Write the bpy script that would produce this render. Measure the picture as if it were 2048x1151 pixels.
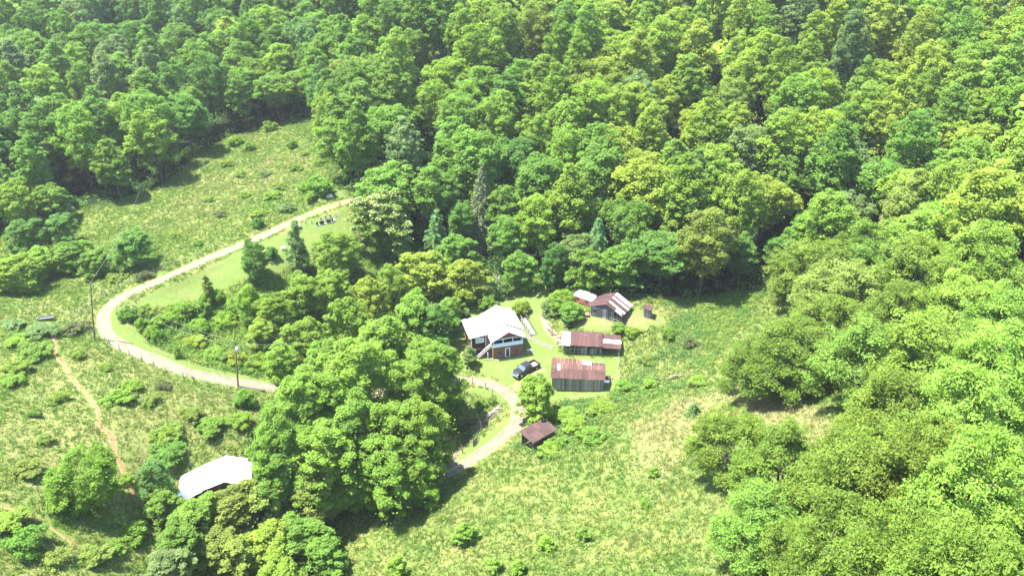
import bpy, math, random
import numpy as np
from mathutils import Vector, Matrix

for o in list(bpy.data.objects):
    bpy.data.objects.remove(o, do_unlink=True)
scene = bpy.context.scene
COL = scene.collection
rng = np.random.default_rng(7)
random.seed(7)
R_ = math.radians

# ------------------------------------------------------------------ camera, sky, sun, exposure
CAM_H, PITCH, FPX = 92.0, R_(29.5), 1650.0
cam_d = bpy.data.cameras.new('camera')
cam = bpy.data.objects.new('camera', cam_d); COL.objects.link(cam)
cam.location = (0, 0, CAM_H)
cam.rotation_euler = (math.pi/2 - PITCH, 0, 0)
cam_d.sensor_width = 36.0
cam_d.lens = 36.0*FPX/2048.0
cam_d.clip_start = 1.0
cam_d.clip_end = 6000.0
scene.camera = cam

SUN_EL = R_(69)
SUN_AZ = math.atan2(-1.0, 0.08)            # compass style: measured from +Y towards +X
S_DIR = Vector((math.sin(SUN_AZ)*math.cos(SUN_EL), math.cos(SUN_AZ)*math.cos(SUN_EL), math.sin(SUN_EL)))
world = bpy.data.worlds.new('World'); scene.world = world
world.use_nodes = True
wn = world.node_tree
bg = wn.nodes['Background']
sky = wn.nodes.new('ShaderNodeTexSky')
sky.sky_type = 'NISHITA'; sky.sun_disc = False
sky.sun_elevation = SUN_EL; sky.sun_rotation = SUN_AZ
sky.altitude = 900; sky.air_density = 1.0; sky.dust_density = 1.5; sky.ozone_density = 1.0
wn.links.new(sky.outputs['Color'], bg.inputs['Color'])
bg.inputs['Strength'].default_value = 0.15
sd = bpy.data.lights.new('sun', 'SUN'); sd.energy = 5.0; sd.angle = R_(0.53); sd.color = (1.0, 0.95, 0.86)
sun = bpy.data.objects.new('sun', sd); COL.objects.link(sun)
sun.location = (-60, 60, 160)
sun.rotation_euler = (-S_DIR).to_track_quat('-Z', 'Y').to_euler()
scene.view_settings.view_transform = 'Standard'
scene.view_settings.look = 'None'
scene.view_settings.gamma = 1.0
scene.view_settings.use_curve_mapping = False
scene.view_settings.exposure = 2.55
scene.render.engine = 'CYCLES'
scene.cycles.max_bounces = 10
scene.cycles.diffuse_bounces = 6
scene.cycles.volume_bounces = 0
scene.cycles.transparent_max_bounces = 8

HAZE = 0.000085

# ------------------------------------------------------------------ tagging helpers
def tag(o, label=None, cat=None, group=None, kind=None):
    if label: o['label'] = label
    if cat: o['category'] = cat
    if group: o['group'] = group
    if kind: o['kind'] = kind
    return o

def thing(name, label, cat, loc=(0, 0, 0), rotz=0.0, group=None):
    o = bpy.data.objects.new(name, None); COL.objects.link(o)
    o.empty_display_size = 0.3
    o.location = loc; o.rotation_euler = (0, 0, rotz)
    return tag(o, label, cat, group)

def link_mesh(name, me, parent=None):
    o = bpy.data.objects.new(name, me); COL.objects.link(o)
    if parent is not None: o.parent = parent
    return o

class MB:
    """collects faces, builds one mesh"""
    def __init__(s): s.v = []; s.f = []; s.sm = []
    def add(s, vs, fs, smooth=False):
        b = len(s.v); s.v += [tuple(v) for v in vs]
        s.f += [tuple(i+b for i in f) for f in fs]; s.sm += [smooth]*len(fs)
        return s
    def box(s, x0, x1, y0, y1, z0, z1):
        return s.add([(x0,y0,z0),(x1,y0,z0),(x1,y1,z0),(x0,y1,z0),(x0,y0,z1),(x1,y0,z1),(x1,y1,z1),(x0,y1,z1)],
                     [(0,3,2,1),(4,5,6,7),(0,1,5,4),(1,2,6,5),(2,3,7,6),(3,0,4,7)])
    def hull8(s, p):
        """8 corners, bottom ring then top ring"""
        return s.add(p, [(0,3,2,1),(4,5,6,7),(0,1,5,4),(1,2,6,5),(2,3,7,6),(3,0,4,7)])
    def slab(s, a, b, c, d, t):
        """a quad a,b,c,d given thickness t downwards along its normal"""
        a, b, c, d = map(Vector, (a, b, c, d))
        n = (b-a).cross(d-a).normalized()*t
        return s.hull8([a-n, b-n, c-n, d-n, a, b, c, d])
    def prism(s, poly, y0, y1):
        """poly in x,z extruded along y"""
        n = len(poly)
        vs = [(x, y0, z) for x, z in poly]+[(x, y1, z) for x, z in poly]
        fs = [tuple(range(n)), tuple(range(2*n-1, n-1, -1))]
        fs += [(i, n+i, n+(i+1) % n, (i+1) % n) for i in range(n)]
        return s.add(vs, fs)
    def beam(s, a, b, w, h=None):
        a, b = Vector(a), Vector(b); h = h or w
        d = (b-a).normalized()
        u = d.cross(Vector((0, 0, 1)))
        if u.length < 1e-4: u = Vector((1, 0, 0))
        u.normalize(); v = u.cross(d).normalized()
        u *= w/2; v *= h/2
        return s.hull8([a-u-v, a+u-v, b+u-v, b-u-v, a-u+v, a+u+v, b+u+v, b-u+v])
    def tube(s, pts, rad, n=8, cap=True):
        pts = [Vector(p) for p in pts]
        if not hasattr(rad, '__len__'): rad = [rad]*len(pts)
        vs = []; fs = []
        for i, p in enumerate(pts):
            d = (pts[min(i+1, len(pts)-1)]-pts[max(i-1, 0)]).normalized()
            u = d.cross(Vector((0.13, 0.9, 0.2)) if abs(d.z) > .9 else Vector((0, 0, 1))).normalized()
            v = d.cross(u)
            for k in range(n):
                a = 2*math.pi*k/n
                vs.append(p+(u*math.cos(a)+v*math.sin(a))*rad[i])
        for i in range(len(pts)-1):
            for k in range(n):
                fs.append((i*n+k, i*n+(k+1) % n, (i+1)*n+(k+1) % n, (i+1)*n+k))
        s.add(vs, fs, True)
        if cap:
            s.add(vs[:n], [tuple(range(n))]); s.add(vs[-n:], [tuple(range(n-1, -1, -1))])
        return s
    def disc(s, c, axis, r, n=14, depth=0.1):
        c = Vector(c); axis = Vector(axis).normalized()
        return s.tube([c-axis*depth/2, c+axis*depth/2], r, n)
    def mesh(s, name, mat):
        me = bpy.data.meshes.new(name); me.from_pydata([tuple(v) for v in s.v], [], s.f)
        me.polygons.foreach_set('use_smooth', s.sm)
        if mat: me.materials.append(mat)
        me.validate(); me.update()
        return me
    def build(s, name, mat, parent=None, bevel=0.0):
        o = link_mesh(name, s.mesh(name, mat), parent)
        if bevel:
            m = o.modifiers.new('bevel', 'BEVEL'); m.width = bevel; m.segments = 2; m.limit_method = 'ANGLE'
        return o

def np_mesh(name, verts, faces, mat, attrs=None, smooth=False):
    """verts (N,3); faces (M,k) int; attrs: {name: (domain, values)}"""
    me = bpy.data.meshes.new(name)
    N, (M, k) = len(verts), faces.shape
    me.vertices.add(N); me.vertices.foreach_set('co', np.ascontiguousarray(verts, dtype=np.float32).ravel())
    me.loops.add(M*k); me.loops.foreach_set('vertex_index', np.ascontiguousarray(faces, dtype=np.int32).ravel())
    me.polygons.add(M)
    me.polygons.foreach_set('loop_start', np.arange(0, M*k, k, dtype=np.int32))
    me.polygons.foreach_set('use_smooth', np.full(M, smooth))
    for an, (dom, val) in (attrs or {}).items():
        if val.ndim == 2:
            a = me.attributes.new(an, 'FLOAT_COLOR', dom); a.data.foreach_set('color', np.ascontiguousarray(val, dtype=np.float32).ravel())
        else:
            a = me.attributes.new(an, 'FLOAT', dom); a.data.foreach_set('value', np.ascontiguousarray(val, dtype=np.float32))
    me.update(calc_edges=True)
    if mat: me.materials.append(mat)
    return me

# ------------------------------------------------------------------ value noise
_perm = np.random.default_rng(3).random((256, 256))
def vnoise(x, y):
    xi = np.floor(x).astype(int); yi = np.floor(y).astype(int)
    fx = x-xi; fy = y-yi
    fx = fx*fx*(3-2*fx); fy = fy*fy*(3-2*fy)
    g = lambda a, b: _perm[a % 256, b % 256]
    return (g(xi, yi)*(1-fx)+g(xi+1, yi)*fx)*(1-fy)+(g(xi, yi+1)*(1-fx)+g(xi+1, yi+1)*fx)*fy
def fbm(x, y, o=4):
    s = 0; a = .5; t = 0
    for i in range(o):
        s = s+a*vnoise(x*2**i+17.3*i, y*2**i+5.1*i); t += a; a *= .5
    return s/t

# ------------------------------------------------------------------ survey: photo pixels (2048 wide) to rays
CP, SP = math.cos(PITCH), math.sin(PITCH)
def ray(px, py):
    a = (px-1024.0)/FPX; b = (575.5-py)/FPX
    return np.array([a, CP+b*SP, -SP+b*CP])
def at_z(px, py, z):
    d = ray(px, py); t = (z-CAM_H)/d[2]
    return np.array([d[0]*t, d[1]*t, z])
def project(x, y, z):
    dx, dy, dz = x, y, z-CAM_H
    dep = dy*CP-dz*SP; up = dy*SP+dz*CP
    return 1024+FPX*dx/dep, 575.5-FPX*up/dep, dep

# heights surveyed along the photo: (px, py, z)
SURVEY = [
 # yard
 (960,735,-.3),(1052,745,0),(1000,690,.1),(940,660,.6),(900,700,.2),(1060,580,2.0),(1000,600,1.6),(1080,660,.6),(1110,700,.1),
 (1150,715,0),(1240,715,.3),(1105,778,-.3),(1205,778,0),(1130,640,1.7),(1215,640,3.0),(1295,634,3.3),(1160,605,3.2),(1290,670,2.4),
 (1245,690,1.0),(1110,625,1.8),(1110,800,-.6),
 # road: lower loop, creek
 (920,757,-.6),(985,770,-.8),(1035,810,-1.2),(1040,850,-1.8),(985,890,-3),(930,922,-4.0),(960,820,-2.6),(930,860,-4.2),(920,900,-4.6),
 (860,950,-5.8),(760,1010,-6.5),(680,1060,-7),(600,1130,-8),(800,760,-.6),(700,800,-.5),(700,900,-3.5),(800,880,-4),
 (540,778,1.5),(440,760,3.2),(340,722,5.2),(250,685,6.8),(205,645,7.8),(220,605,8.2),(300,570,8.8),(400,525,9.5),(500,485,10.2),(600,440,11.2),(680,405,12.2),
 # knoll and brush slope inside the bend
 (640,445,10.9),(540,520,9.2),(380,580,7.2),(450,640,3.8),(560,650,2.2),(520,700,1.8),(640,600,2.2),(760,600,1.6),(850,640,.9),(660,520,6.5),(760,500,5),
 (400,690,4.2),(330,640,6.6),(850,560,2),
 # left hillside
 (100,700,9.0),(30,640,8.5),(100,640,8.2),(250,850,8.4),(60,880,11),(0,1100,12),(170,1010,8.5),(350,890,5.4),(430,960,2.8),(385,980,2.2),(400,940,3.0),(362,945,3.4),(345,985,2.6),(470,850,4.8),(300,1100,3.5),(420,1060,.5),(520,1010,-2),(500,1140,-4.5),(200,1140,7),
 (0,760,10.5),(200,760,8.6),(330,800,7),
 # meadow beyond the road
 (450,300,8),(550,262,9),(640,300,11),(620,370,12),(500,400,9.6),(350,450,8),(200,480,5.5),(120,500,4),(100,560,5),(50,590,6.5),(150,600,7.3),(400,370,7),(280,420,5.5),
 # field in front
 (1077,880,-.8),(1000,920,-1.5),(1150,860,.6),(1250,800,1.2),(1400,740,2.5),(1450,650,3.6),(1350,640,2.8),(1560,560,4.6),(1500,600,4.2),
 (1250,900,4),(1400,810,5.0),(1450,900,9.5),(1450,1000,13),(1100,1000,2),(1300,1050,8),(1000,1150,3.5),(1450,1150,16),(1200,1150,9),(800,1090,-3.0),(760,1140,-3.2),(930,1010,-1.2),
 (1640,850,17),
]
W_PTS = [  # surveyed beyond what the photo shows
 (0,0,50),(30,30,40),(60,40,43),(45,60,29),(70,85,26),(80,115,19),(62,140,8),(100,165,15),(120,150,22),(150,200,30),(100,120,26),(110,80,36),(140,120,34),
 (-30,40,22),(-60,60,12),(-30,70,0),(-50,40,22),(-90,60,22),(-100,100,18),(-110,140,11),(20,170,3.5),(0,185,7),(30,200,10),(20,240,20),(0,290,30),(40,300,33),(90,240,24),(90,300,36),(160,300,44),(60,180,7),(72,205,13),(130,240,30),
 (-40,230,16),(-40,280,27),(-60,265,14),(-75,260,10),(-100,240,6),(-100,280,12),(-140,240,6),(-140,300,15),(-190,300,17),(-90,330,23),(-170,350,19),(-230,330,12),(-120,200,4),(-140,180,4),
 (60,380,48),(-60,380,38),(150,400,56),(-180,420,22),(-260,420,12),(-300,250,10),(-250,150,14),(-200,60,26),(220,250,44),(260,120,50),(250,0,60),(-180,-60,45),(150,-60,60),(0,-80,58),(0,480,52),(250,480,60),(-300,520,16),(300,350,55),
]
K = np.array([at_z(*s) for s in SURVEY]+[np.array(w, float) for w in W_PTS])
_SC = 100.0
def _phi(r2): return np.where(r2 > 1e-12, .5*r2*np.log(np.maximum(r2, 1e-12)), 0.0)
_kx = K[:, :2]/_SC
_n = len(K)
_A = np.zeros((_n+3, _n+3))
_A[:_n, :_n] = _phi(((_kx[:, None]-_kx[None])**2).sum(-1))+np.eye(_n)*4e-4
_A[:_n, _n] = 1; _A[:_n, _n+1:] = _kx; _A[_n, :_n] = 1; _A[_n+1:, :_n] = _kx.T
_w = np.linalg.solve(_A, np.concatenate([K[:, 2], np.zeros(3)]))
def tps(x, y):
    q = np.stack([x, y], -1).reshape(-1, 2)/_SC
    out = np.empty(len(q))
    for i in range(0, len(q), 20000):
        c = q[i:i+20000]
        out[i:i+20000] = _phi(((c[:, None]-_kx[None])**2).sum(-1))@_w[:_n]+_w[_n]+c@_w[_n+1:]
    return out.reshape(np.shape(x))

def axis_coords(core0, core1, step, lo, hi):
    c = list(np.arange(core0, core1+1e-6, step))
    s = step
    while c[-1] < hi: s = min(s*1.22, 60); c.append(c[-1]+s)
    s = step
    while c[0] > lo: s = min(s*1.22, 60); c.insert(0, c[0]-s)
    return np.array(c)
GX = axis_coords(-128, 92, 0.75, -1900, 1900)
GY = axis_coords(56, 250, 0.75, -900, 2900)
gx, gy = np.meshgrid(GX, GY)             # rows: y
GZ = np.empty_like(gx)
near = (np.abs(gx) < 330) & (gy > -120) & (gy < 540)
GZ[near] = tps(gx[near], gy[near])
# far country: rolling ridges
far = 34+38*(fbm(gx/420+3.1, gy/420+9.7, 4)-.45)*2+30*np.clip((gy-700)/900, 0, 1.6)
def _ramp(v, a, b): return np.clip((v-a)/(b-a), 0, 1)
wfar = np.maximum.reduce([_ramp(np.abs(gx), 230, 330), _ramp(gy, 410, 540), _ramp(-gy, 40, 120)])
wfar = wfar*wfar*(3-2*wfar)
GZ = np.where(near, GZ, 0)*(1-wfar)+far*wfar
GZ += (fbm(gx/9, gy/9, 3)-.5)*0.7*(1-_ramp(np.hypot(gx-8, (gy-133)), 30, 18))
def ground(x, y):
    x = np.asarray(x, float); y = np.asarray(y, float)
    i = np.clip(np.searchsorted(GX, x)-1, 0, len(GX)-2); j = np.clip(np.searchsorted(GY, y)-1, 0, len(GY)-2)
    fx = (x-GX[i])/(GX[i+1]-GX[i]); fy = (y-GY[j])/(GY[j+1]-GY[j])
    return (GZ[j, i]*(1-fx)+GZ[j, i+1]*fx)*(1-fy)+(GZ[j+1, i]*(1-fx)+GZ[j+1, i+1]*fx)*fy
_T = np.arange(20, 900, 0.4)
def P(px, py, lift=0.0):
    """point of the ground (or lift metres above it) seen at this place of the photo"""
    d = ray(px, py)
    x, y, z = d[0]*_T, d[1]*_T, CAM_H+d[2]*_T
    below = z < ground(x, y)+lift
    k = int(np.argmax(below)) if below.any() else len(_T)-1
    a, b = _T[max(k-1, 0)], _T[k]
    for _ in range(14):
        m = .5*(a+b)
        if CAM_H+d[2]*m < float(ground(d[0]*m, d[1]*m))+lift: b = m
        else: a = m
    p = d*b
    return Vector((p[0], p[1], float(ground(p[0], p[1]))))

def spline(pts, step=0.5):
    pts = [np.array(p, float) for p in pts]
    q = [2*pts[0]-pts[1]]+pts+[2*pts[-1]-pts[-2]]
    out = []
    for i in range(1, len(q)-2):
        n = max(2, int(np.linalg.norm(q[i+1]-q[i])/step))
        for k in range(n):
            t = k/n
            out.append(.5*((2*q[i])+(-q[i-1]+q[i+1])*t+(2*q[i-1]-5*q[i]+4*q[i+1]-q[i+2])*t*t+(-q[i-1]+3*q[i]-3*q[i+1]+q[i+2])*t**3))
    out.append(q[-2])
    return np.array(out)

ROAD_PX = [(760,386),(682,405),(600,438),(500,483),(400,523),(300,568),(245,593),(212,622),(208,652),(232,682),(290,710),(370,740),(450,760),(545,777),(640,790),(740,788),(840,770),(925,758)]
LOOP_PX = [(840,770),(925,758),(985,768),(1020,788),(1034,815),(1033,845),(1010,870),(970,900),(935,922),(890,950)]
ROAD = spline([P(*p)[:2] for p in ROAD_PX]); LOOP = spline([P(*p)[:2] for p in LOOP_PX])
def flatten(line, half, blend):
    """cut the roadbed level across into the slope"""
    global GZ
    zs = ground(line[:, 0], line[:, 1])
    k = 15; zs = np.convolve(np.pad(zs, k, mode='edge'), np.ones(2*k+1)/(2*k+1), 'valid')
    core = (gx > line[:, 0].min()-12) & (gx < line[:, 0].max()+12) & (gy > line[:, 1].min()-12) & (gy < line[:, 1].max()+12)
    idx = np.argwhere(core)
    pts = np.stack([gx[core], gy[core]], -1)
    d = np.empty(len(pts)); zz = np.empty(len(pts))
    for i in range(0, len(pts), 8000):
        D = np.hypot(pts[i:i+8000, None, 0]-line[None, :, 0], pts[i:i+8000, None, 1]-line[None, :, 1])
        m = D.argmin(1); d[i:i+8000] = D[np.arange(len(m)), m]; zz[i:i+8000] = zs[m]
    w = 1-np.clip((d-half)/blend, 0, 1); w = w*w*(3-2*w)
    GZ[core] = GZ[core]*(1-w)+zz*w
    return d, core
dist_road = np.full(gx.shape, 99.0)
for line, hw in ((ROAD, 1.9), (LOOP, 1.7)):
    d, c = flatten(line, hw, 3.0)
    dist_road[c] = np.minimum(dist_road[c], d)
# ------------------------------------------------------------------ materials
class NT:
    def __init__(s, name):
        s.m = bpy.data.materials.new(name); s.m.use_nodes = True
        s.t = s.m.node_tree; s.t.nodes.clear()
        s.out = s.n('ShaderNodeOutputMaterial')
    def n(s, typ, **kw):
        nd = s.t.nodes.new(typ)
        for k, v in kw.items(): setattr(nd, k, v)
        return nd
    def l(s, a, b): s.t.links.new(a, b)
    def set(s, sock, v):
        if isinstance(v, bpy.types.NodeSocket): s.l(v, sock)
        else:
            if hasattr(sock.default_value, '__len__') and hasattr(v, '__len__') and len(v) == 3 and len(sock.default_value) == 4: v = (*v, 1)
            sock.default_value = v
    def noise(s, scale, detail=4, rough=.55, vec=None, dist=0.0):
        nd = s.n('ShaderNodeTexNoise'); nd.inputs['Scale'].default_value = scale
        nd.inputs['Detail'].default_value = detail; nd.inputs['Roughness'].default_value = rough
        nd.inputs['Distortion'].default_value = dist
        if vec is not None: s.l(vec, nd.inputs['Vector'])
        return nd.outputs['Fac']
    def ramp(s, fac, a, b, ca=0.0, cb=1.0):
        nd = s.n('ShaderNodeMapRange'); nd.clamp = True
        s.set(nd.inputs['Value'], fac)
        for k, v in zip(('From Min', 'From Max', 'To Min', 'To Max'), (a, b, ca, cb)): nd.inputs[k].default_value = v
        return nd.outputs['Result']
    def mix(s, fac, a, b, mode='MIX'):
        nd = s.n('ShaderNodeMix', data_type='RGBA', blend_type=mode)
        s.set(nd.inputs[0], fac); s.set(nd.inputs[6], a); s.set(nd.inputs[7], b)
        return nd.outputs[2]
    def math(s, op, a, b=0.0, clamp=False):
        nd = s.n('ShaderNodeMath', operation=op, use_clamp=clamp)
        s.set(nd.inputs[0], a); s.set(nd.inputs[1], b)
        return nd.outputs[0]
    def attr(s, name):
        nd = s.n('ShaderNodeAttribute', attribute_name=name); return nd
    def obj(s): return s.n('ShaderNodeTexCoord').outputs['Object']
    def pos(s): return s.n('ShaderNodeNewGeometry').outputs['Position']
    def principled(s, col, rough=.8, spec=.3, metal=0.0, bump=None, bstr=.3, bdist=.02):
        p = s.n('ShaderNodeBsdfPrincipled')
        s.set(p.inputs['Base Color'], col); s.set(p.inputs['Roughness'], rough)
        p.inputs['Specular IOR Level'].default_value = spec; s.set(p.inputs['Metallic'], metal)
        if bump is not None:
            b = s.n('ShaderNodeBump'); b.inputs['Strength'].default_value = bstr; b.inputs['Distance'].default_value = bdist
            s.l(bump, b.inputs['Height']); s.l(b.outputs['Normal'], p.inputs['Normal'])
        return p
    def done(s, shader):
        s.l(shader.outputs[0], s.out.inputs['Surface']); return s.m

def simple(name, col, rough=.6, spec=.4, metal=0.0, var=.12, scale=6.0):
    t = NT(name); o = t.obj()
    f = t.ramp(t.noise(scale, 5, .6, o), .3, .7, 1-var, 1+var)
    c = t.mix(1.0, (*col, 1), f, 'MULTIPLY')
    return t.done(t.principled(c, rough, spec, metal))

def leaf_mat(name, transl=.56, gloss=.07, warm=.0):
    """colour comes from the object, leaf to leaf variation from the 'tone' attribute"""
    t = NT(name)
    oc = t.n('ShaderNodeObjectInfo').outputs['Color']
    tone = t.attr('tone').outputs['Fac']
    k = t.ramp(tone, 0, 1, .62, 1.38)
    c = t.mix(1.0, oc, k, 'MULTIPLY')
    hv = t.ramp(tone, .55, 1.0, 0.0, .35)
    c = t.mix(hv, c, t.mix(1.0, c, (1.18, 1.08, .8, 1), 'MULTIPLY'))
    p = t.principled(c, .52, gloss)
    tr = t.n('ShaderNodeBsdfTranslucent')
    t.l(t.mix(1.0, c, (1.15, 1.4, .5, 1), 'MULTIPLY'), tr.inputs['Color'])
    m = t.n('ShaderNodeMixShader'); m.inputs[0].default_value = transl
    t.l(p.outputs[0], m.inputs[1]); t.l(tr.outputs[0], m.inputs[2])
    return t.done(m)

def cover_mat(name, transl=.4):
    """ground cover: colour from the 'col' attribute of each tuft"""
    t = NT(name)
    c = t.attr('col').outputs['Color']
    p = t.principled(c, .7, .05)
    tr = t.n('ShaderNodeBsdfTranslucent'); t.l(t.mix(1.0, c, (1.15, 1.25, .6, 1), 'MULTIPLY'), tr.inputs['Color'])
    m = t.n('ShaderNodeMixShader'); m.inputs[0].default_value = transl
    t.l(p.outputs[0], m.inputs[1]); t.l(tr.outputs[0], m.inputs[2])
    return t.done(m)

def bark_mat(name, col):
    t = NT(name); o = t.obj()
    f = t.ramp(t.noise(3.0, 6, .7, o, .5), .3, .75, .55, 1.35)
    return t.done(t.principled(t.mix(1.0, (*col, 1), f, 'MULTIPLY'), .9, .15))

def rust_roof_mat(name, axis=0, rib=0.09, rust=(.054, .026, .023), pale=(.090, .062, .055), dark=(.036, .019, .0175)):
    t = NT(name); o = t.obj()
    n1 = t.noise(.55, 5, .62, o); n2 = t.noise(3.2, 6, .7, o); n3 = t.noise(14, 4, .6, o)
    rnd = t.n('ShaderNodeObjectInfo').outputs['Random']
    c = t.mix(t.ramp(n1, .38, .66), (*rust, 1), (*dark, 1))
    c = t.mix(t.ramp(n2, .52, .74, 0, .75), c, (*pale, 1))
    c = t.mix(1.0, c, t.ramp(rnd, 0, 1, .78, 1.24), 'MULTIPLY')
    c = t.mix(t.ramp(n3, .5, .75, 0, .35), c, (.08, .03, .025, 1))
    return t.done(t.principled(c, .82, .2, 0.0, n3, .25, .01))

def galv_mat(name, col=(.78, .79, .80), rust=.18, rough=.42):
    t = NT(name); o = t.obj()
    n = t.noise(1.1, 6, .7, o); n2 = t.noise(7, 4, .6, o)
    c = t.mix(t.ramp(n, .58, .78, 0, rust), (*col, 1), (.42, .26, .17, 1))
    c = t.mix(t.ramp(n2, .5, .8, 0, .16), c, (.45, .44, .42, 1))
    return t.done(t.principled(c, rough, .5, 0.0))

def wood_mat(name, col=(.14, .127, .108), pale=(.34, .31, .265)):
    t = NT(name); o = t.obj()
    mp = t.n('ShaderNodeMapping'); mp.inputs['Scale'].default_value = (9, 9, .8); t.l(o, mp.inputs['Vector'])
    n = t.noise(1.2, 6, .65, mp.outputs['Vector'])
    rnd = t.n('ShaderNodeObjectInfo').outputs['Random']
    c = t.mix(t.ramp(n, .32, .7), (*col, 1), (*pale, 1))
    c = t.mix(1.0, c, t.ramp(rnd, 0, 1, .6, 1.35), 'MULTIPLY')
    return t.done(t.principled(c, .9, .1, 0.0, n, .3, .01))

def brick_mat(name):
    t = NT(name); o = t.obj()
    mp = t.n('ShaderNodeMapping'); mp.inputs['Rotation'].default_value = (math.pi/2, 0, 0); t.l(o, mp.inputs['Vector'])
    b = t.n('ShaderNodeTexBrick'); b.inputs['Scale'].default_value = 1.0
    b.inputs['Color1'].default_value = (.23, .080, .040, 1); b.inputs['Color2'].default_value = (.17, .058, .032, 1)
    b.inputs['Mortar'].default_value = (.30, .20, .15, 1); b.inputs['Mortar Size'].default_value = .012
    b.inputs['Brick Width'].default_value = .42; b.inputs['Row Height'].default_value = .2
    t.l(mp.outputs['Vector'], b.inputs['Vector'])
    n = t.ramp(t.noise(1.6, 5, .6, o), .3, .7, .75, 1.25)
    return t.done(t.principled(t.mix(1.0, b.outputs['Color'], n, 'MULTIPLY'), .85, .2))

def glass_mat(name, col=(.02, .025, .03)):
    t = NT(name); return t.done(t.principled((*col, 1), .08, .6))

M = {}
M['white_roof'] = galv_mat('white_painted_metal', (.84, .85, .86), .03, .38)
M['galv'] = galv_mat('galvanised_metal', (.50, .50, .50), .7)
M['rust'] = rust_roof_mat('rusty_metal_roof')
M['rust2'] = rust_roof_mat('brown_rusty_metal', rust=(.050, .028, .026), pale=(.075, .052, .047), dark=(.034, .021, .020))
M['rust3'] = rust_roof_mat('orange_rusty_metal', rust=(.080, .038, .028), pale=(.12, .080, .062), dark=(.055, .027, .022))
M['wood'] = wood_mat('weathered_grey_boards')
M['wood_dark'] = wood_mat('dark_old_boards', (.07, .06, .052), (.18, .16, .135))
M['wood_pale'] = wood_mat('pale_weathered_wood', (.13,.122,.11), (.21,.196,.175))
M['lath'] = wood_mat('pale_lath', (.13,.085,.06), (.18,.13,.10))
M['log_siding'] = wood_mat('dark_brown_siding', (.045, .026, .019), (.085, .052, .038))
M['brick'] = brick_mat('red_brick')
M['gable'] = simple('terracotta_siding', (.22, .088, .06), .8, .2)
M['tan'] = simple('pink_tan_siding', (.28,.16,.12), .8, .2)
M['white_paint'] = simple('white_paint', (.78, .79, .80), .5, .4, var=.05)
M['railing'] = simple('pale_blue_white_panel', (.66, .73, .78), .55, .3, var=.05)
M['fascia'] = simple('dark_grey_fascia', (.10, .10, .105), .5, .4)
M['dark'] = simple('interior_shade', (.018, .017, .016), .9, .1)  # near-black colour standing in for the shade inside sheds and barn
M['glass'] = glass_mat('window_glass', (.035, .04, .045))
M['pale_glass'] = simple('pale_curtained_glass', (.42, .44, .43), .25, .5)
M['concrete'] = simple('concrete', (.088,.081,.068), .9, .2, var=.2, scale=3)
M['chimney'] = simple('grey_metal_flue', (.42, .43, .45), .5, .5)
M['pole_wood'] = simple('creosoted_pole', (.17, .115, .08), .9, .1, var=.3)
M['post_wood'] = simple('grey_post', (.15, .125, .10), .95, .1, var=.3)
M['wire'] = simple('pale_wire', (.28, .29, .29), .5, .3)
M['steel'] = simple('grey_steel', (.13, .135, .14), .5, .4, .3)
M['truck'] = simple('charcoal_car_paint', (.014, .0145, .016), .32, .4, .1, var=.03)
M['black'] = simple('black_plastic', (.012, .012, .013), .6, .3)
M['tyre'] = simple('tyre_rubber', (.018, .018, .018), .85, .2)
M['chrome'] = simple('chrome', (.62, .63, .65), .18, .6, .9, var=.03)
M['lamp_glass'] = simple('headlight_glass', (.75, .77, .78), .12, .6, var=.02)
M['red_glass'] = simple('tail_light', (.35, .02, .02), .2, .6, var=.02)
M['bed'] = simple('dusty_bed_liner', (.20, .16, .15), .8, .2, var=.2)
M['wind_glass'] = glass_mat('windscreen', (.05, .075, .08))
M['granite'] = simple('dark_granite', (.045, .044, .043), .85, .1, var=.15)
M['stone'] = simple('grey_stone', (.33, .31, .29), .95, .15, var=.3)
M['trailer_rust'] = rust_roof_mat('rust_streaked_trailer_skin', rust=(.34, .11, .08), pale=(.62, .52, .47), dark=(.24, .075, .055))
M['hut_red'] = simple('faded_red_brown_paint', (.23, .075, .06), .8, .2)
M['tank'] = simple('rusty_red_tank', (.27, .105, .085), .6, .3)
M['blue_tarp'] = simple('blue_tarp', (.03, .075, .28), .5, .3)
M['brown_wood'] = wood_mat('brown_wood', (.12, .075, .05), (.22, .15, .11))
M['dead_wood'] = wood_mat('bleached_dead_wood', (.26, .24, .21), (.42, .39, .35))

M['leaf'] = leaf_mat('broad_leaves')
M['leaf_gloss'] = leaf_mat('glossy_oak_leaves', .46, .08)
M['needle'] = leaf_mat('needles', .2, .15)
M['cover'] = cover_mat('ground_cover_blades')
M['bark'] = bark_mat('grey_brown_bark', (.075, .062, .05))
M['bark_pale'] = bark_mat('pale_grey_bark', (.13, .12, .105))
t = NT('cream_blossom'); M['blossom'] = t.done(t.principled((.27, .27, .125, 1), .8, .05))

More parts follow.
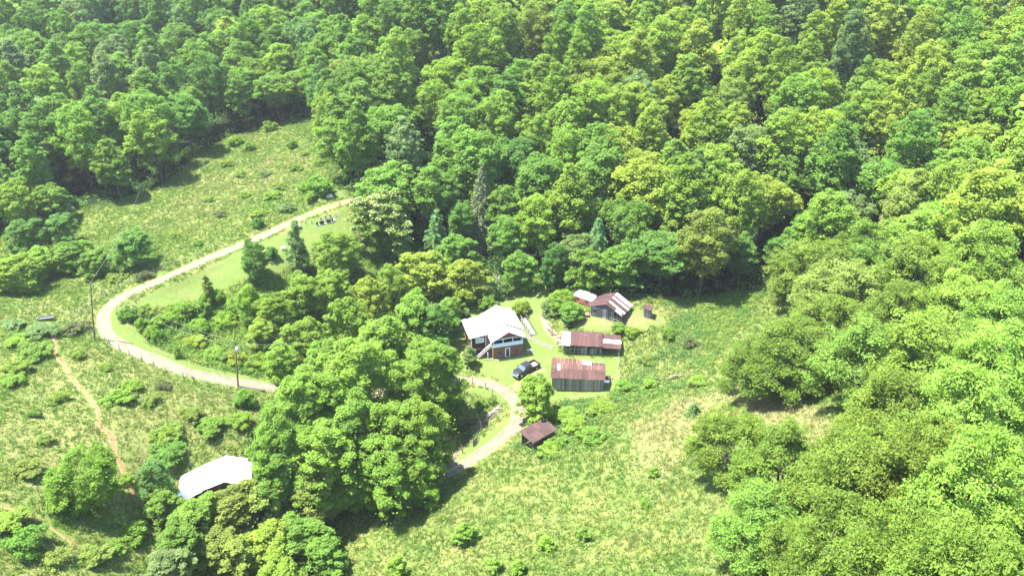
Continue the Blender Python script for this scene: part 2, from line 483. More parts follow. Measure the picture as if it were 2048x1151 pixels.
# ------------------------------------------------------------------ the lie of the land: masks in ground metres
def poly(px): return np.array([P(*p)[:2] for p in px])
def sdf(pl, x, y):
    """signed distance, positive inside"""
    x = np.asarray(x, float); y = np.asarray(y, float)
    d = np.full(x.shape, 1e9); ins = np.zeros(x.shape, bool)
    n = len(pl)
    for i in range(n):
        ax, ay = pl[i]; bx, by = pl[(i+1) % n]
        ex, ey = bx-ax, by-ay
        tt = np.clip(((x-ax)*ex+(y-ay)*ey)/(ex*ex+ey*ey+1e-9), 0, 1)
        d = np.minimum(d, np.hypot(x-ax-tt*ex, y-ay-tt*ey))
        c = (ay > y) != (by > y)
        ins ^= c & (x < (bx-ax)*(y-ay)/(by-ay+1e-12)+ax)
    return np.where(ins, d, -d)
LAWNS = [poly([(870,715),(885,680),(925,630),(985,588),(1050,566),(1092,572),(1105,622),(1098,660),(1118,712),(1242,716),(1240,762),(1212,790),(1100,802),(1050,798),(1015,765),(940,744)]),
         poly([(260,612),(300,585),(420,532),(520,487),(600,448),(690,412),(715,440),(700,470),(640,500),(560,545),(480,560),(410,595),(340,612)]),
         poly([(206,640),(226,618),(262,640),(300,690),(400,730),(545,762),(545,778),(440,757),(330,718),(240,680)]),
         poly([(650,400),(640,385),(690,380),(700,395)]),
         poly([(1030,822),(1000,838),(960,880),(905,912),(915,920),(960,898),(1015,862)]),
         poly([(1110,640),(1185,625),(1320,618),(1335,650),(1250,672),(1130,660)]),
         poly([(905,770),(985,782),(1012,800),(990,808),(960,790),(905,782)])]
DRY = [poly([(1110,640),(1185,625),(1320,618),(1335,650),(1250,672),(1130,660)]),
       poly([(1250,850),(1330,805),(1480,770),(1620,790),(1720,850),(1640,880),(1480,900),(1380,900),(1330,950),(1270,930)]),
       poly([(1260,730),(1400,700),(1440,760),(1300,775)]),
       poly([(200,600),(150,605),(60,600),(20,625),(120,640),(190,640)]),
       poly([(0,760),(200,690),(460,790),(480,900),(300,960),(220,1000),(0,1000)]),
       poly([(360,380),(560,300),(640,320),(600,360),(430,440),(300,470),(240,470)])]
FRONT_PX = [(0,470),(60,450),(130,425),(250,402),(340,368),(450,282),(560,246),(610,244),(640,300),(668,362),(700,402),(740,470),(830,505),(905,548),(1000,560),(1060,560),(1140,566),(1230,590),(1320,606),(1420,604),(1500,592),(1560,566),(1640,560),(1760,610),(2048,690)]
FOREST = np.vstack([poly(FRONT_PX), np.array([(200,60),(330,120),(330,520),(-330,520),(-330,150)])])
BRUSH = poly([(262,640),(300,612),(420,590),(560,548),(700,475),(880,560),(925,640),(880,700),(905,760),(545,762),(400,728),(310,690)])
CREEK = poly([(560,780),(740,795),(850,795),(868,930),(800,1010),(690,1080),(560,1151),(420,1151),(330,1080),(480,1000),(500,880)])

def masks(x, y):
    nz = (fbm(x/6, y/6, 3)-.5)*3.0
    lawn = np.max([np.clip((sdf(p, x, y)+nz*.5)/1.2+.5, 0, 1) for p in LAWNS], 0)
    dry = np.max([w*np.clip((sdf(p, x, y)+nz*1.3)/2.6+.35, 0, 1) for p, w in zip(DRY, (1, .95, .5, .6, .42, .5))], 0)
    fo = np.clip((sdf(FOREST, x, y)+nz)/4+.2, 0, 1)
    return lawn, dry, fo
core = (np.abs(gx) < 340) & (gy > -130) & (gy < 560)
lawn_m = np.zeros(gx.shape); dry_m = np.zeros(gx.shape); for_m = np.ones(gx.shape)
lawn_m[core], dry_m[core], for_m[core] = masks(gx[core], gy[core])
creek_m = np.zeros(gx.shape); creek_m[core] = np.clip(sdf(CREEK, gx[core], gy[core])/5+.2, 0, 1)

t = NT('ground')
pos = t.pos()
la = t.attr('lawn').outputs['Fac']; dr = t.attr('dry').outputs['Fac']; fo = t.attr('wood').outputs['Fac']; cr = t.attr('damp').outputs['Fac']
n_big = t.noise(.16, 5, .6, pos); n_mid = t.noise(.9, 5, .65, pos); n_fine = t.noise(5.5, 6, .7, pos)
tall = t.mix(t.ramp(n_big, .35, .65), (.12, .17, .040, 1), (.20, .21, .065, 1))
tall = t.mix(t.ramp(n_mid, .5, .72, 0, .8), tall, (.070, .125, .028, 1))
tall = t.mix(t.ramp(dr, 0, 1, 0, .75), tall, t.mix(t.ramp(n_mid, .35, .7), (.25, .235, .105, 1), (.19, .205, .065, 1)))
lawn = t.mix(t.ramp(n_mid, .3, .7), (.115, .178, .040, 1), (.150, .195, .052, 1))
lawn = t.mix(t.ramp(n_big, .52, .72, 0, .7), lawn, (.18, .19, .070, 1))
lawn = t.mix(t.ramp(dr, 0, 1, 0, .85), lawn, t.mix(t.ramp(n_mid, .35, .7), (.20, .178, .085, 1), (.165, .165, .065, 1)))
g = t.mix(la, tall, lawn)
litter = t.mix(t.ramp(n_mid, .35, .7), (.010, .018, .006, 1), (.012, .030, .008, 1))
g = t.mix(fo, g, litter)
g = t.mix(t.ramp(cr, 0, 1, 0, .8), g, (.035, .068, .018, 1))
g = t.mix(1.0, g, t.ramp(n_fine, .3, .72, .42, .72), 'MULTIPLY')
M['ground'] = t.done(t.principled(g, .95, .05, 0.0, t.math('ADD', n_fine, n_mid), .6, .12))

ny, nx = gx.shape
ids = np.arange(nx*ny).reshape(ny, nx)
quads = np.stack([ids[:-1, :-1], ids[:-1, 1:], ids[1:, 1:], ids[1:, :-1]], -1).reshape(-1, 4)
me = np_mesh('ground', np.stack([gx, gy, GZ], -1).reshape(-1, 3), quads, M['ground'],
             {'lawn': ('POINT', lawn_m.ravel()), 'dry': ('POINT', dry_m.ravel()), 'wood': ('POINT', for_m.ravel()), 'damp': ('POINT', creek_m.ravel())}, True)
tag(link_mesh('ground', me), kind='structure')

# ------------------------------------------------------------------ road strips and trails draped on the ground
def drape(name, line, half, mat, across=9, lift=.05, wob=.25, extra=None):
    line = np.asarray(line); d = np.gradient(line, axis=0); d /= np.linalg.norm(d, axis=1)[:, None]+1e-9
    nrm = np.stack([-d[:, 1], d[:, 0]], -1)
    u = np.linspace(-1, 1, across)
    s = np.arange(len(line))
    wl = half*(1+wob*(fbm(s/5.0, s*0+3.3, 3)-.5)*2); wr = half*(1+wob*(fbm(s/5.0, s*0+8.7, 3)-.5)*2)
    off = np.where(u[None] < 0, u[None]*wl[:, None], u[None]*wr[:, None])
    X = line[:, None, 0]+nrm[:, None, 0]*off; Y = line[:, None, 1]+nrm[:, None, 1]*off
    Z = ground(X, Y)+lift*(1-np.abs(u[None])**6*1.6)
    n, m = X.shape; ii = np.arange(n*m).reshape(n, m)
    q = np.stack([ii[:-1, :-1], ii[1:, :-1], ii[1:, 1:], ii[:-1, 1:]], -1).reshape(-1, 4)[:, ::-1]
    at = {'cross': ('POINT', np.broadcast_to(u[None], X.shape).ravel().copy()),
          'along': ('POINT', np.broadcast_to(s[:, None]*1.0, X.shape).ravel().copy()/len(line))}
    return tag(link_mesh(name, np_mesh(name, np.stack([X, Y, Z], -1).reshape(-1, 3), q, mat, at, True)), kind='structure')

def road_mat(name, grass_mid, orange=None):
    t = NT(name); pos = t.pos()
    cr = t.math('ABSOLUTE', t.attr('cross').outputs['Fac'])
    n1 = t.noise(.7, 5, .65, pos); n2 = t.noise(6, 5, .7, pos); n3 = t.noise(2.2, 5, .6, pos)
    c = t.mix(t.ramp(n1, .35, .68), (.124, .111, .086, 1), (.092, .080, .060, 1))
    if orange:
        al = t.attr('along').outputs['Fac']
        c = t.mix(t.math('MULTIPLY', t.ramp(al, orange[0], orange[1], 1, 0), t.ramp(t.attr('cross').outputs['Fac'], -.2, .4, 0, .9)), c, (.22, .125, .056, 1))
    c = t.mix(1.0, c, t.ramp(n2, .3, .7, .82, 1.15), 'MULTIPLY')
    # grass in the middle strip and along ragged edges
    mid = t.math('ADD', t.ramp(cr, .06, .42, grass_mid, 0), t.ramp(cr, .74, 1.0, 0, .95))
    gf = t.ramp(t.math('ADD', mid, t.math('MULTIPLY', t.math('SUBTRACT', n3, .5), 1.5)), .42, .62)
    c = t.mix(gf, c, t.mix(t.ramp(n2, .3, .7), (.13, .18, .045, 1), (.22, .22, .08, 1)))
    return t.done(t.principled(c, .95, .1, 0.0, n2, .4, .03))
drape('gravel_road', ROAD, 1.4, road_mat('pale_gravel', .62, (.10, .24)))
k0 = int(np.argmin(np.hypot(LOOP[:, 0]-P(1000, 775)[0], LOOP[:, 1]-P(1000, 775)[1])))
drape('farm_track', LOOP, 1.4, road_mat('two_wheel_track', .62), lift=.085)

def trail_mat(name, a, b):
    t = NT(name); pos = t.pos()
    cr = t.math('ABSOLUTE', t.attr('cross').outputs['Fac'])
    n1 = t.noise(.9, 5, .65, pos); n2 = t.noise(5, 5, .7, pos)
    c = t.mix(t.ramp(n1, .35, .68), (*a, 1), (*b, 1))
    gf = t.ramp(t.math('ADD', t.ramp(cr, .45, 1.0, 0, .9), t.math('MULTIPLY', t.math('SUBTRACT', n2, .5), 1.3)), .38, .6)
    c = t.mix(gf, c, (.16, .19, .055, 1))
    return t.done(t.principled(c, .95, .05, 0.0, n2, .5, .04))
tm = trail_mat('orange_clay', (.185, .098, .050), (.155, .090, .048))
TR1 = spline([P(*p)[:2] for p in [(92,645),(114,688),(110,705),(126,726),(148,762),(176,792),(198,826),(196,848),(222,872),(228,905),(240,926),(252,958),(270,990)]])
drape('dirt_trail', TR1, .40, tm, wob=.7)
TR2 = spline([P(*p)[:2] for p in [(-30,1005),(20,1016),(60,1030),(110,1060),(150,1090)]])
TRAIL = np.vstack([TR1, TR2])
drape('worn_path', TR2, .2, tm, wob=.7)
drape('bare_clay_patch', spline([P(*p)[:2] for p in [(560,468),(585,452),(610,436),(645,418),(684,402)]]), .55, trail_mat('bright_clay', (.23, .125, .056), (.18, .085, .036)), wob=.5, lift=.09)
drape('stream_bed', spline([P(*p)[:2] for p in [(1000,822),(960,850),(930,885),(890,940),(800,1000),(690,1058),(600,1120)]]), .8, trail_mat('wet_stones', (.10, .085, .06), (.06, .05, .035)), wob=.6)
drape('bare_bank', spline([P(*p)[:2] for p in [(1086,628),(1092,645),(1102,662),(1118,684)]]), .9, trail_mat('bare_bank_soil', (.155, .118, .078), (.115, .092, .060)), wob=.6, lift=.06)
drape('garden_walk', spline([P(*p)[:2] for p in [(1050,668),(1075,682),(1107,695)]]), .55, M['concrete'], wob=.05, lift=.06)
drape('parking_wear', spline([P(*p)[:2] for p in [(1000,790),(1028,775),(1056,756),(1085,735)]]), 1.0, trail_mat('worn_dry_turf', (.125, .118, .055), (.095, .098, .036)), wob=.4, lift=.045)
# ------------------------------------------------------------------ buildings
def part(name, mat, parent, fn, bevel=0.0):
    m = MB(); fn(m); return m.build(name, mat, parent, bevel)
def box(name, mat, parent, *a, bevel=0.0):
    return MB().box(*a).build(name, mat, parent, bevel)
def window(parent, x0, x1, z0, z1, y, name='window', pane='glass', frame='white_paint', w=.09, mull=1):
    """a window in a wall that faces -y"""
    m = MB(); m.box(x0, x1, y-.07, y+.01, z0, z0+w); m.box(x0, x1, y-.07, y+.01, z1-w, z1)
    m.box(x0, x0+w, y-.07, y+.01, z0+w, z1-w); m.box(x1-w, x1, y-.07, y+.01, z0+w, z1-w)
    for k in range(mull):
        c = x0+(x1-x0)*(k+1)/(mull+1); m.box(c-.03, c+.03, y-.05, y+.01, z0+w, z1-w)
    f = m.build(name, M[frame], parent)
    box('pane', M[pane], f, x0+w, x1-w, y-.03, y-.012, z0+w, z1-w)
    return f
_boardcache = {}
def boards(parent, x0, x1, y, z0, z1, mat, n, name='board', gaps=(), face=-1, axis='x', jag=.0, miss=()):
    """upright boards of one wall: alike pieces share one mesh"""
    w = (x1-x0)/n
    for k in range(n):
        if k in miss: continue
        h = z1-z0-(random.random()*jag)
        key = (round(w, 3), round(h, 1), mat, axis)
        if key not in _boardcache:
            m = MB()
            if axis == 'x': m.box(.012, w-.012, 0, .035, 0, round(h, 1))
            else: m.box(0, .035, .012, w-.012, 0, round(h, 1))
            _boardcache[key] = m.mesh(name, M[mat])
        o = link_mesh(name, _boardcache[key], parent)
        dz = random.uniform(-.03, .03); pr = random.uniform(0, .025)
        o.location = (x0+k*w, y+pr*face, z0+dz) if axis == 'x' else (y+pr*face, x0+k*w, z0+dz)
def ribbed(m, a, b, c, d, t=.02, ribs=3, rh=.025):
    """metal sheet a-b along the eave, d-c along the top, with raised ribs up the slope"""
    a, b, c, d = map(Vector, (a, b, c, d))
    m.slab(a, b, c, d, t)
    n = (b-a).cross(d-a).normalized()
    for k in range(ribs):
        f = (k+.5)/ribs
        p, q = a.lerp(b, f)+n*rh*.5, d.lerp(c, f)+n*rh*.5
        m.beam(p, q, .04, rh)
def sheets(parent, e0, e1, t1, t0, n, mat, name='roof_sheet', over=.0, mats=None, skip=(), jag=0.0, ribs=3, lift=0.0):
    """n metal sheets side by side from the eave line e0-e1 up to the line t0-t1"""
    e0, e1, t1, t0 = map(Vector, (e0, e1, t1, t0))
    nn = (e1-e0).cross(t0-e0).normalized()
    for k in range(n):
        if k in skip: continue
        a, b = e0.lerp(e1, k/n+.0015), e0.lerp(e1, (k+1)/n-.0015)
        c, d = t0.lerp(t1, (k+1)/n-.0015), t0.lerp(t1, k/n+.0015)
        down = (a-d).normalized()*random.uniform(-jag, jag)
        up = nn*(lift+random.uniform(0, .012)+(.006 if k % 2 else 0))
        m = MB(); ribbed(m, a+down+up, b+down+up, c+up, d+up, ribs=ribs)
        m.build(name, M[mats[k] if mats else mat], parent)

# ---- the white roofed house with the porch
H = thing('house', 'white metal roofed house with a brick basement and raised front porch', 'house', P(986.5, 717.4), R_(15.5))
box('basement_wall', M['brick'], H, 0, 6, 0, 2.38, -.6, 2.45)
box('foundation_wall', M['brick'], H, -3.75, 6.3, 2.4, 8.8, -.6, 1.5)
box('wall', M['log_siding'], H, -3.8, -.45, 2.36, 8.84, 1.5, 4.1)
box('wall', M['log_siding'], H, -.45, 6.4, 2.42, 8.9, 1.5, 4.55)
for y in (2.45, 8.7): part('gable_wall', M['log_siding'], H, lambda m: m.prism([(-.4, 4.55), (6.4, 4.55), (3, 6.3)], y, y+.15))
box('entry_wall', M['tan'], H, -.95, -.02, 2.28, 2.36, .9, 4.15)
for k in range(9):   # courses of dark siding on the wing
    box('siding_course', M['log_siding'], H, -3.82, -.95, 2.315+.01*(k % 2), 2.362, 1.52+k*.27, 1.52+k*.27+.255)
box('porch_floor', M['concrete'], H, -.08, 6.08, -.1, 2.4, 2.45, 2.58)
rp = box('porch_railing', M['railing'], H, -.04, 6.04, -.07, -.005, 2.5, 3.35)
box('top_rail', M['white_paint'], rp, -.06, 6.06, -.1, .03, 3.35, 3.41)
for k in range(5):
    box('panel_seam', M['white_paint'], rp, .98+k*1.0, 1.02+k*1.0, -.085, -.07, 2.52, 3.34)
sr = box('porch_railing', M['railing'], H, 5.97, 6.04, 0, 2.35, 2.5, 3.5); box('top_rail', M['white_paint'], sr, 5.95, 6.06, .03, 2.35, 3.5, 3.56)
for x in (.05, 2.02, 4.0, 5.95):
    box('porch_post', M['white_paint'], H, x-.06, x+.06, -.03, .09, 3.41, 4.3)
box('porch_beam', M['white_paint'], H, -.1, 6.1, -.06, .12, 4.3, 4.45)
part('porch_gable', M['gable'], H, lambda m: m.prism([(-.1, 4.45), (6.1, 4.45), (3, 6.05)], -.02, .08))
for k in range(6):
    z = 4.52+k*.24; hw = 3.0*(1-(z-4.45)/1.62)
    box('gable_board', M['gable'], H, 3-hw, 3+hw, -.045, -.02, z, z+.215)
box('porch_curtain', M['pale_glass'], H, 5.0, 5.8, 1.6, 1.68, 3.0, 4.3)
box('porch_chair', M['blue_tarp'], H, 1.0, 1.6, 1.2, 1.75, 2.6, 3.45)
box('front_door', M['white_paint'], H, 2.4, 3.3, 2.34, 2.42, 2.6, 4.4)
d = box('basement_door', M['white_paint'], H, 2.42, 3.42, -.06, .0, -.05, 2.12)
box('pane', M['glass'], d, 2.6, 3.24, -.085, -.06, .2, 1.95); box('handle', M['steel'], d, 3.28, 3.36, -.11, -.06, 1.0, 1.1)
window(H, .85, 1.75, 1.0, 1.6, 0, frame='fascia'); window(H, 4.3, 5.15, 1.05, 1.65, 0, frame='fascia')
window(H, -2.95, -1.25, 2.75, 3.85, 2.31, pane='pale_glass', w=.16)
window(H, -2.7, -1.35, .35, 1.0, 2.38, frame='fascia')
box('corner_post', M['white_paint'], H, -3.86, -3.72, 2.27, 2.4, .2, 4.15); box('corner_post', M['white_paint'], H, -.98, -.86, 2.2, 2.28, .4, 4.2)
def roof_slope(name, a, b, c, d, seams, par=H, t=.07, mat='white_roof'):
    o = part(name, M[mat], par, lambda m: m.slab(a, b, c, d, t))
    a, b, c, d = map(Vector, (a, b, c, d)); n = (b-a).cross(d-a).normalized()
    for k in range(1, seams):
        f = k/seams
        part('seam', M[mat], o, lambda m: m.beam(a.lerp(b, f)+n*.015, d.lerp(c, f)+n*.015, .05, .035))
    return o
Y0, Y1 = 2.05, 9.25
roof_slope('roof', (-.75, Y1, 4.55), (-.75, Y0, 4.55), (3, Y0, 6.5), (3, Y1, 6.5), 9)
roof_slope('roof', (6.78, Y0, 4.52), (6.78, Y1, 4.52), (3, Y1, 6.5), (3, Y0, 6.5), 9)
roof_slope('wing_roof', (-4.2, Y1-.1, 4.13), (-4.2, Y0+.06, 4.13), (-.7, Y0+.06, 4.56), (-.7, Y1-.1, 4.56), 9)
roof_slope('porch_roof', (-.5, 2.9, 4.28), (-.5, -.5, 4.28), (3, -.5, 6.16), (3, 2.9, 6.16), 5)
roof_slope('porch_roof', (6.5, -.5, 4.28), (6.5, 2.9, 4.28), (3, 2.9, 6.16), (3, -.5, 6.16), 5)
part('ridge_cap', M['white_roof'], H, lambda m: m.beam((3, Y0-.02, 6.53), (3, Y1+.02, 6.53), .3, .05))
part('fascia', M['fascia'], H, lambda m: (m.beam((-.75, Y0-.03, 4.5), (3, Y0-.03, 6.45), .06, .17), m.beam((3, Y0-.03, 6.45), (6.78, Y0-.03, 4.47), .06, .17)))
part('porch_fascia', M['white_paint'], H, lambda m: (m.beam((-.5, -.53, 4.2), (3, -.53, 6.08), .05, .16), m.beam((3, -.53, 6.08), (6.5, -.53, 4.2), .05, .16)))
part('eave_board', M['fascia'], H, lambda m: m.beam((-4.2, Y0+.03, 4.08), (-.7, Y0+.03, 4.48), .05, .14))
ch = box('chimney', M['chimney'], H, 4.7, 5.25, 6.3, 6.85, 4.6, 6.9); box('chimney_cap', M['galv'], ch, 4.62, 5.33, 6.22, 6.93, 6.9, 6.98)
dish = part('satellite_dish', M['chimney'], H, lambda m: m.tube([(-3.9, 7.9, 4.15), (-3.9, 7.9, 4.7)], .04, 6))
part('reflector', M['chimney'], dish, lambda m: m.disc((-3.9, 7.8, 4.85), (-.4, -.7, .5), .36, 12, .05))
st = thing('steps', 'pale concrete steps going up to the left end of the house porch', 'steps', H.location.copy(), R_(15.5))
for k in range(9):
    box('step', M['concrete'], st, -.42-k*.33, -.1-k*.33+.02, .75, 2.05, -.5, 2.3-k*.285)
part('handrail', M['white_paint'], st, lambda m: (m.tube([(-.3, .68, 3.3), (-2.9, .68, .95)], .035, 6), m.tube([(-2.9, .68, .95), (-2.9, .68, -.3)], .04, 6), m.tube([(-.3, .68, 3.3), (-.3, .68, 2.4)], .04, 6)))
box('newel_post', M['white_paint'], st, -1.02, -.9, .4, .52, -.3, 1.35)

# ramp behind the house
rb0, rb1 = P(1046, 640, 0), P(1066, 670, 0)
RA = thing('access_ramp', 'weathered wooden ramp with grey handrails behind the white roofed house', 'ramp', rb1, math.atan2(rb0.y-rb1.y, rb0.x-rb1.x))
Lr = (rb0-rb1).length
part('deck_board', M['wood_pale'], RA, lambda m: m.slab((0, -.6, .1), (0, .6, .1), (Lr, .6, 1.0), (Lr, -.6, 1.0), .08))
for k in range(int(Lr/.5)):
    box('tread', M['wood_pale'], RA, k*.5+.02, k*.5+.46, -.6, .6, .12+k*.5/Lr*.9, .15+k*.5/Lr*.9)
box('landing', M['wood_pale'], RA, Lr, Lr+1.8, -1.0, .7, .92, 1.05)
for s in (-.6, .6):
    part('handrail', M['wood_pale'], RA, lambda m: m.beam((0, s, 1.0), (Lr, s, 1.9), .07, .1))
    for k in range(6):
        x = Lr*k/5; box('rail_post', M['wood_pale'], RA, x-.045, x+.045, s-.045, s+.045, -.3, 1.0+.9*k/5)

# ---- long low shed nearest the truck (rusty roof with pale laths)
F = thing('shed', 'grey board shed with rusty gable roof and pale laths, nearest the pickup', 'shed', P(1103.7, 778.3), R_(-5))
LS = 9.5
box('back_wall', M['wood_dark'], F, .08, LS-.08, 5.0, 5.06, -.6, 3.05)
box('shade_sheet', M['dark'], F, .08, LS-.08, .08, .12, -.6, 2.9)  # dark sheet behind the boards, interior shade put into its colour
boards(F, 0, LS, 0, -.35, 2.85, 'wood', 30, jag=.06)
boards(F, .1, 5.0, 0, -.3, 2.95, 'wood', 16, axis='y'); boards(F, .1, 5.0, LS-.04, -.3, 2.95, 'wood', 16, axis='y', face=1)
for x in (0, 2.6, 5.2, 7.8, LS-.12): box('corner_post', M['wood_dark'], F, x, x+.12, -.06, .0, -.4, 2.95)
for x in (.03, LS-.1): part('gable_wall', M['wood'], F, lambda m: m.add([(x, 0, 2.85), (x, 5.0, 2.95), (x, 2.6, 4.0), (x+.05, 0, 2.85), (x+.05, 5.0, 2.95), (x+.05, 2.6, 4.0)], [(0, 1, 2), (3, 5, 4), (0, 3, 4, 1), (1, 4, 5, 2), (2, 5, 3, 0)]))
E0, E1, T0, T1 = (-.3, -.42, 2.92), (LS+.3, -.42, 2.92), (-.3, 2.6, 4.12), (LS+.3, 2.6, 4.12)
def sl(f, g):
    a = Vector(E0).lerp(Vector(E1), f); b = Vector(T0).lerp(Vector(T1), f); return a.lerp(b, g)
sheets(F, sl(0, .0), sl(1, .0), sl(1, .66), sl(0, .66), 12, 'rust', lift=.05, jag=.05, ribs=2)
sheets(F, sl(0, .62), sl(1, .62), sl(1, 1), sl(0, 1), 12, 'rust3', lift=.015, jag=.0, ribs=2)
for f in (.055, .20, .26, .50, .56, .66, .74, .80, .87, .93):
    part('lath', M['lath'], F, lambda m: m.slab(sl(f, .64)+Vector((0, 0, .1)), sl(f+.008, .64)+Vector((0, 0, .1)), sl(f+.008, .995)+Vector((0, 0, .1)), sl(f, .995)+Vector((0, 0, .1)), .03))
part('roof_patch', M['white_roof'], F, lambda m: m.slab(sl(.125, .55)+Vector((0, 0, .11)), sl(.165, .55)+Vector((0, 0, .11)), sl(.165, .95)+Vector((0, 0, .11)), sl(.125, .95)+Vector((0, 0, .11)), .02))
part('torn_sheet', M['rust2'], F, lambda m: m.slab(sl(-.01, .30)+Vector((0, 0, .12)), sl(.06, .33)+Vector((0, 0, .2)), sl(.065, .42)+Vector((0, 0, .16)), sl(-.01, .38)+Vector((0, 0, .12)), .02))
sheets(F, (LS*.56, 5.5, 3.42), (-.3, 5.5, 3.42), (-.3, 2.62, 4.1), (LS*.56, 2.62, 4.1), 7, 'rust3', name='roof_sheet', ribs=2)
for k in range(8):
    f = -.2+k*.76; part('lath', M['lath'], F, lambda m: m.slab((f+.09, 5.5, 3.5), (f, 5.5, 3.5), (f, 2.62, 4.19), (f+.09, 2.62, 4.19), .03))
for k in range(5):
    f = LS*.6+k*.95; part('rafter', M['wood_pale'], F, lambda m: m.beam((f, 5.3, 3.38), (f, 2.6, 4.02), .07, .12))
part('roof_patch', M['galv'], F, lambda m: m.slab((LS*.76, 4.7, 3.62), (LS*.57, 4.7, 3.62), (LS*.57, 2.75, 4.12), (LS*.76, 2.75, 4.12), .02))
sheets(F, (LS+.2, 4.0, 3.72), (LS*.78, 4.0, 3.72), (LS*.78, 2.62, 4.08), (LS+.2, 2.62, 4.08), 3, 'rust2', ribs=2)

# ---- middle shed with the open bays
G = thing('shed', 'rusty red roofed shed with open front bays and a white sheet at its left end', 'shed', P(1126.3, 706.0), R_(-5))
LG = 7.6
box('back_wall', M['wood_dark'], G, .05, LG, 3.9, 3.96, -.6, 2.5)
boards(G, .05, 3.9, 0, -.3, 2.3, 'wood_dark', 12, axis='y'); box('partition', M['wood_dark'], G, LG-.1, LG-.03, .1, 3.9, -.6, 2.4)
box('floor', M['dark'], G, .1, LG-.1, .1, 3.88, -.25, -.18)  # floor coloured near black, as the shade inside the bays
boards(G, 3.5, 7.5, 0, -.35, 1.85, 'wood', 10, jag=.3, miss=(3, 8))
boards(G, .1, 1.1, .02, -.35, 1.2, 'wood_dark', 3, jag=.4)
for x in (0, 1.2, 2.2, 3.35, 5.6, 7.5): box('post', M['wood'], G, x, x+.11, -.06, .05, -.5, 2.2)
for z in (.55, 1.15, 1.75): part('rail', M['wood'], G, lambda m: m.beam((.05, -.09, z), (3.4, -.09, z+random.uniform(-.1, .1)), .05, .1))
box('sill_beam', M['brown_wood'], G, -.02, LG, -.11, -.06, -.5, -.12)
box('head_beam', M['wood'], G, -.05, LG, -.09, .04, 2.12, 2.26)
EG = [(-.35, -.55, 2.28), (LG+.1, -.55, 2.28), (LG+.1, 2.7, 3.35), (-.35, 2.7, 3.35)]
sheets(G, *EG, 10, 'rust', mats=['white_roof']*2+['rust']*8, ribs=2, jag=.03)
sheets(G, (LG+.1, 4.3, 2.62), (-.35, 4.3, 2.62), (-.35, 2.72, 3.33), (LG+.1, 2.72, 3.33), 10, 'rust2', ribs=2)
part('roof_patch', M['rust3'], G, lambda m: m.slab((4.0, 1.6, 3.05), (4.7, 1.6, 3.05), (4.7, 2.66, 3.4), (4.0, 2.66, 3.4), .02))
LX = 3.35
XE = [(LG+.16, -.6, 2.08), (LG+LX+.35, -.6, 1.98), (LG+LX+.35, 2.0, 2.72), (LG+.16, 2.0, 2.82)]
x0e, x1e = Vector(XE[0]), Vector(XE[1]); x2e, x3e = Vector(XE[2]), Vector(XE[3])
sheets(G, x0e, x1e, x1e.lerp(x2e, .5), x0e.lerp(x3e, .5), 5, 'rust', ribs=2, lift=.03)
sheets(G, x0e.lerp(x3e, .47), x1e.lerp(x2e, .47), x1e.lerp(x2e, .88), x0e.lerp(x3e, .88), 5, 'galv', ribs=2, lift=.01, name='pale_roof_sheet')
sheets(G, x0e.lerp(x3e, .86), x1e.lerp(x2e, .86), x2e, x3e, 5, 'rust2', ribs=2, lift=.03)
sheets(G, (LG+LX+.35, 4.0, 2.3), (LG+.16, 4.0, 2.4), (LG+.16, 2.02, 2.8), (LG+LX+.35, 2.02, 2.7), 5, 'rust2', ribs=2)
for y in (-.05, 1.9, 3.7): box('post', M['wood_pale'], G, LG+LX, LG+LX+.11, y, y+.11, -1.4, 2.0+.0)
box('back_wall', M['wood_dark'], G, LG, LG+LX, 3.7, 3.76, -1.2, 2.3)
box('floor', M['wood_dark'], G, LG, LG+LX, .05, 3.68, -.45, -.36)
for k in range(5): box('bay_board', M['wood_pale'], G, LG+.02, LG+LX, -.06, -.02, -1.35+k*.23, -1.35+k*.23+.21)
box('bay_rail', M['wood_pale'], G, LG+.02, LG+LX, -.07, -.01, .12, .22)
tp = part('tarp', M['blue_tarp'], None, lambda m: m.hull8([(0, 0, 0), (1.3, .1, 0), (1.2, .9, 0), (.1, .8, 0), (.2, .15, .5), (1.0, .2, .62), (1.0, .7, .55), (.3, .6, .7)]), .06)
tp.matrix_world = Matrix.Translation(G.location) @ Matrix.Rotation(R_(-5), 4, 'Z') @ Matrix.Translation((LG+1.5, .4, -.36))
tag(tp, 'crumpled blue tarp lying in the railed bay of the middle shed', 'tarp')
bx = part('crate', M['wood_pale'], None, lambda m: m.box(0, 1.1, 0, .7, 0, .75), .02)
bx.matrix_world = Matrix.Translation(G.location) @ Matrix.Rotation(R_(-5), 4, 'Z') @ Matrix.Translation((LG+.2, .4, -.36))
tag(bx, 'pale wooden crate beside the blue tarp in the middle shed', 'crate')

# ---- upper barn with the striped roof
B = thing('barn', 'old grey barn with a rust and white striped roof near the trees', 'barn', P(1181, 631), R_(-29))
WB, DB = 6.6, 4.8
zL, zR, zP, xP = 2.45, 2.1, 3.95, 3.5
boards(B, 0, WB*.52, 0, -.5, 2.5, 'wood', 9, jag=.2); boards(B, WB*.52, WB*.74, .02, -.6, 2.6, 'wood_dark', 4, jag=.6)
box('shade_sheet', M['dark'], B, .1, WB-.1, 1.6, 1.65, -.7, 2.2)  # dark sheet behind the open front, with the barn's inner shade painted in
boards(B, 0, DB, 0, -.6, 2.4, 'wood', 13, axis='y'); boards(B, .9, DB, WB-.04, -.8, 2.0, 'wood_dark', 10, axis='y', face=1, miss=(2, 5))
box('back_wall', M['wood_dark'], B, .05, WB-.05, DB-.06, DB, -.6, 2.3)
for y in (.03, DB-.1): part('gable_wall', M['wood_dark'], B, lambda m: m.prism([(0, 2.4), (WB, 2.05), (xP, zP-.1)], y, y+.05))
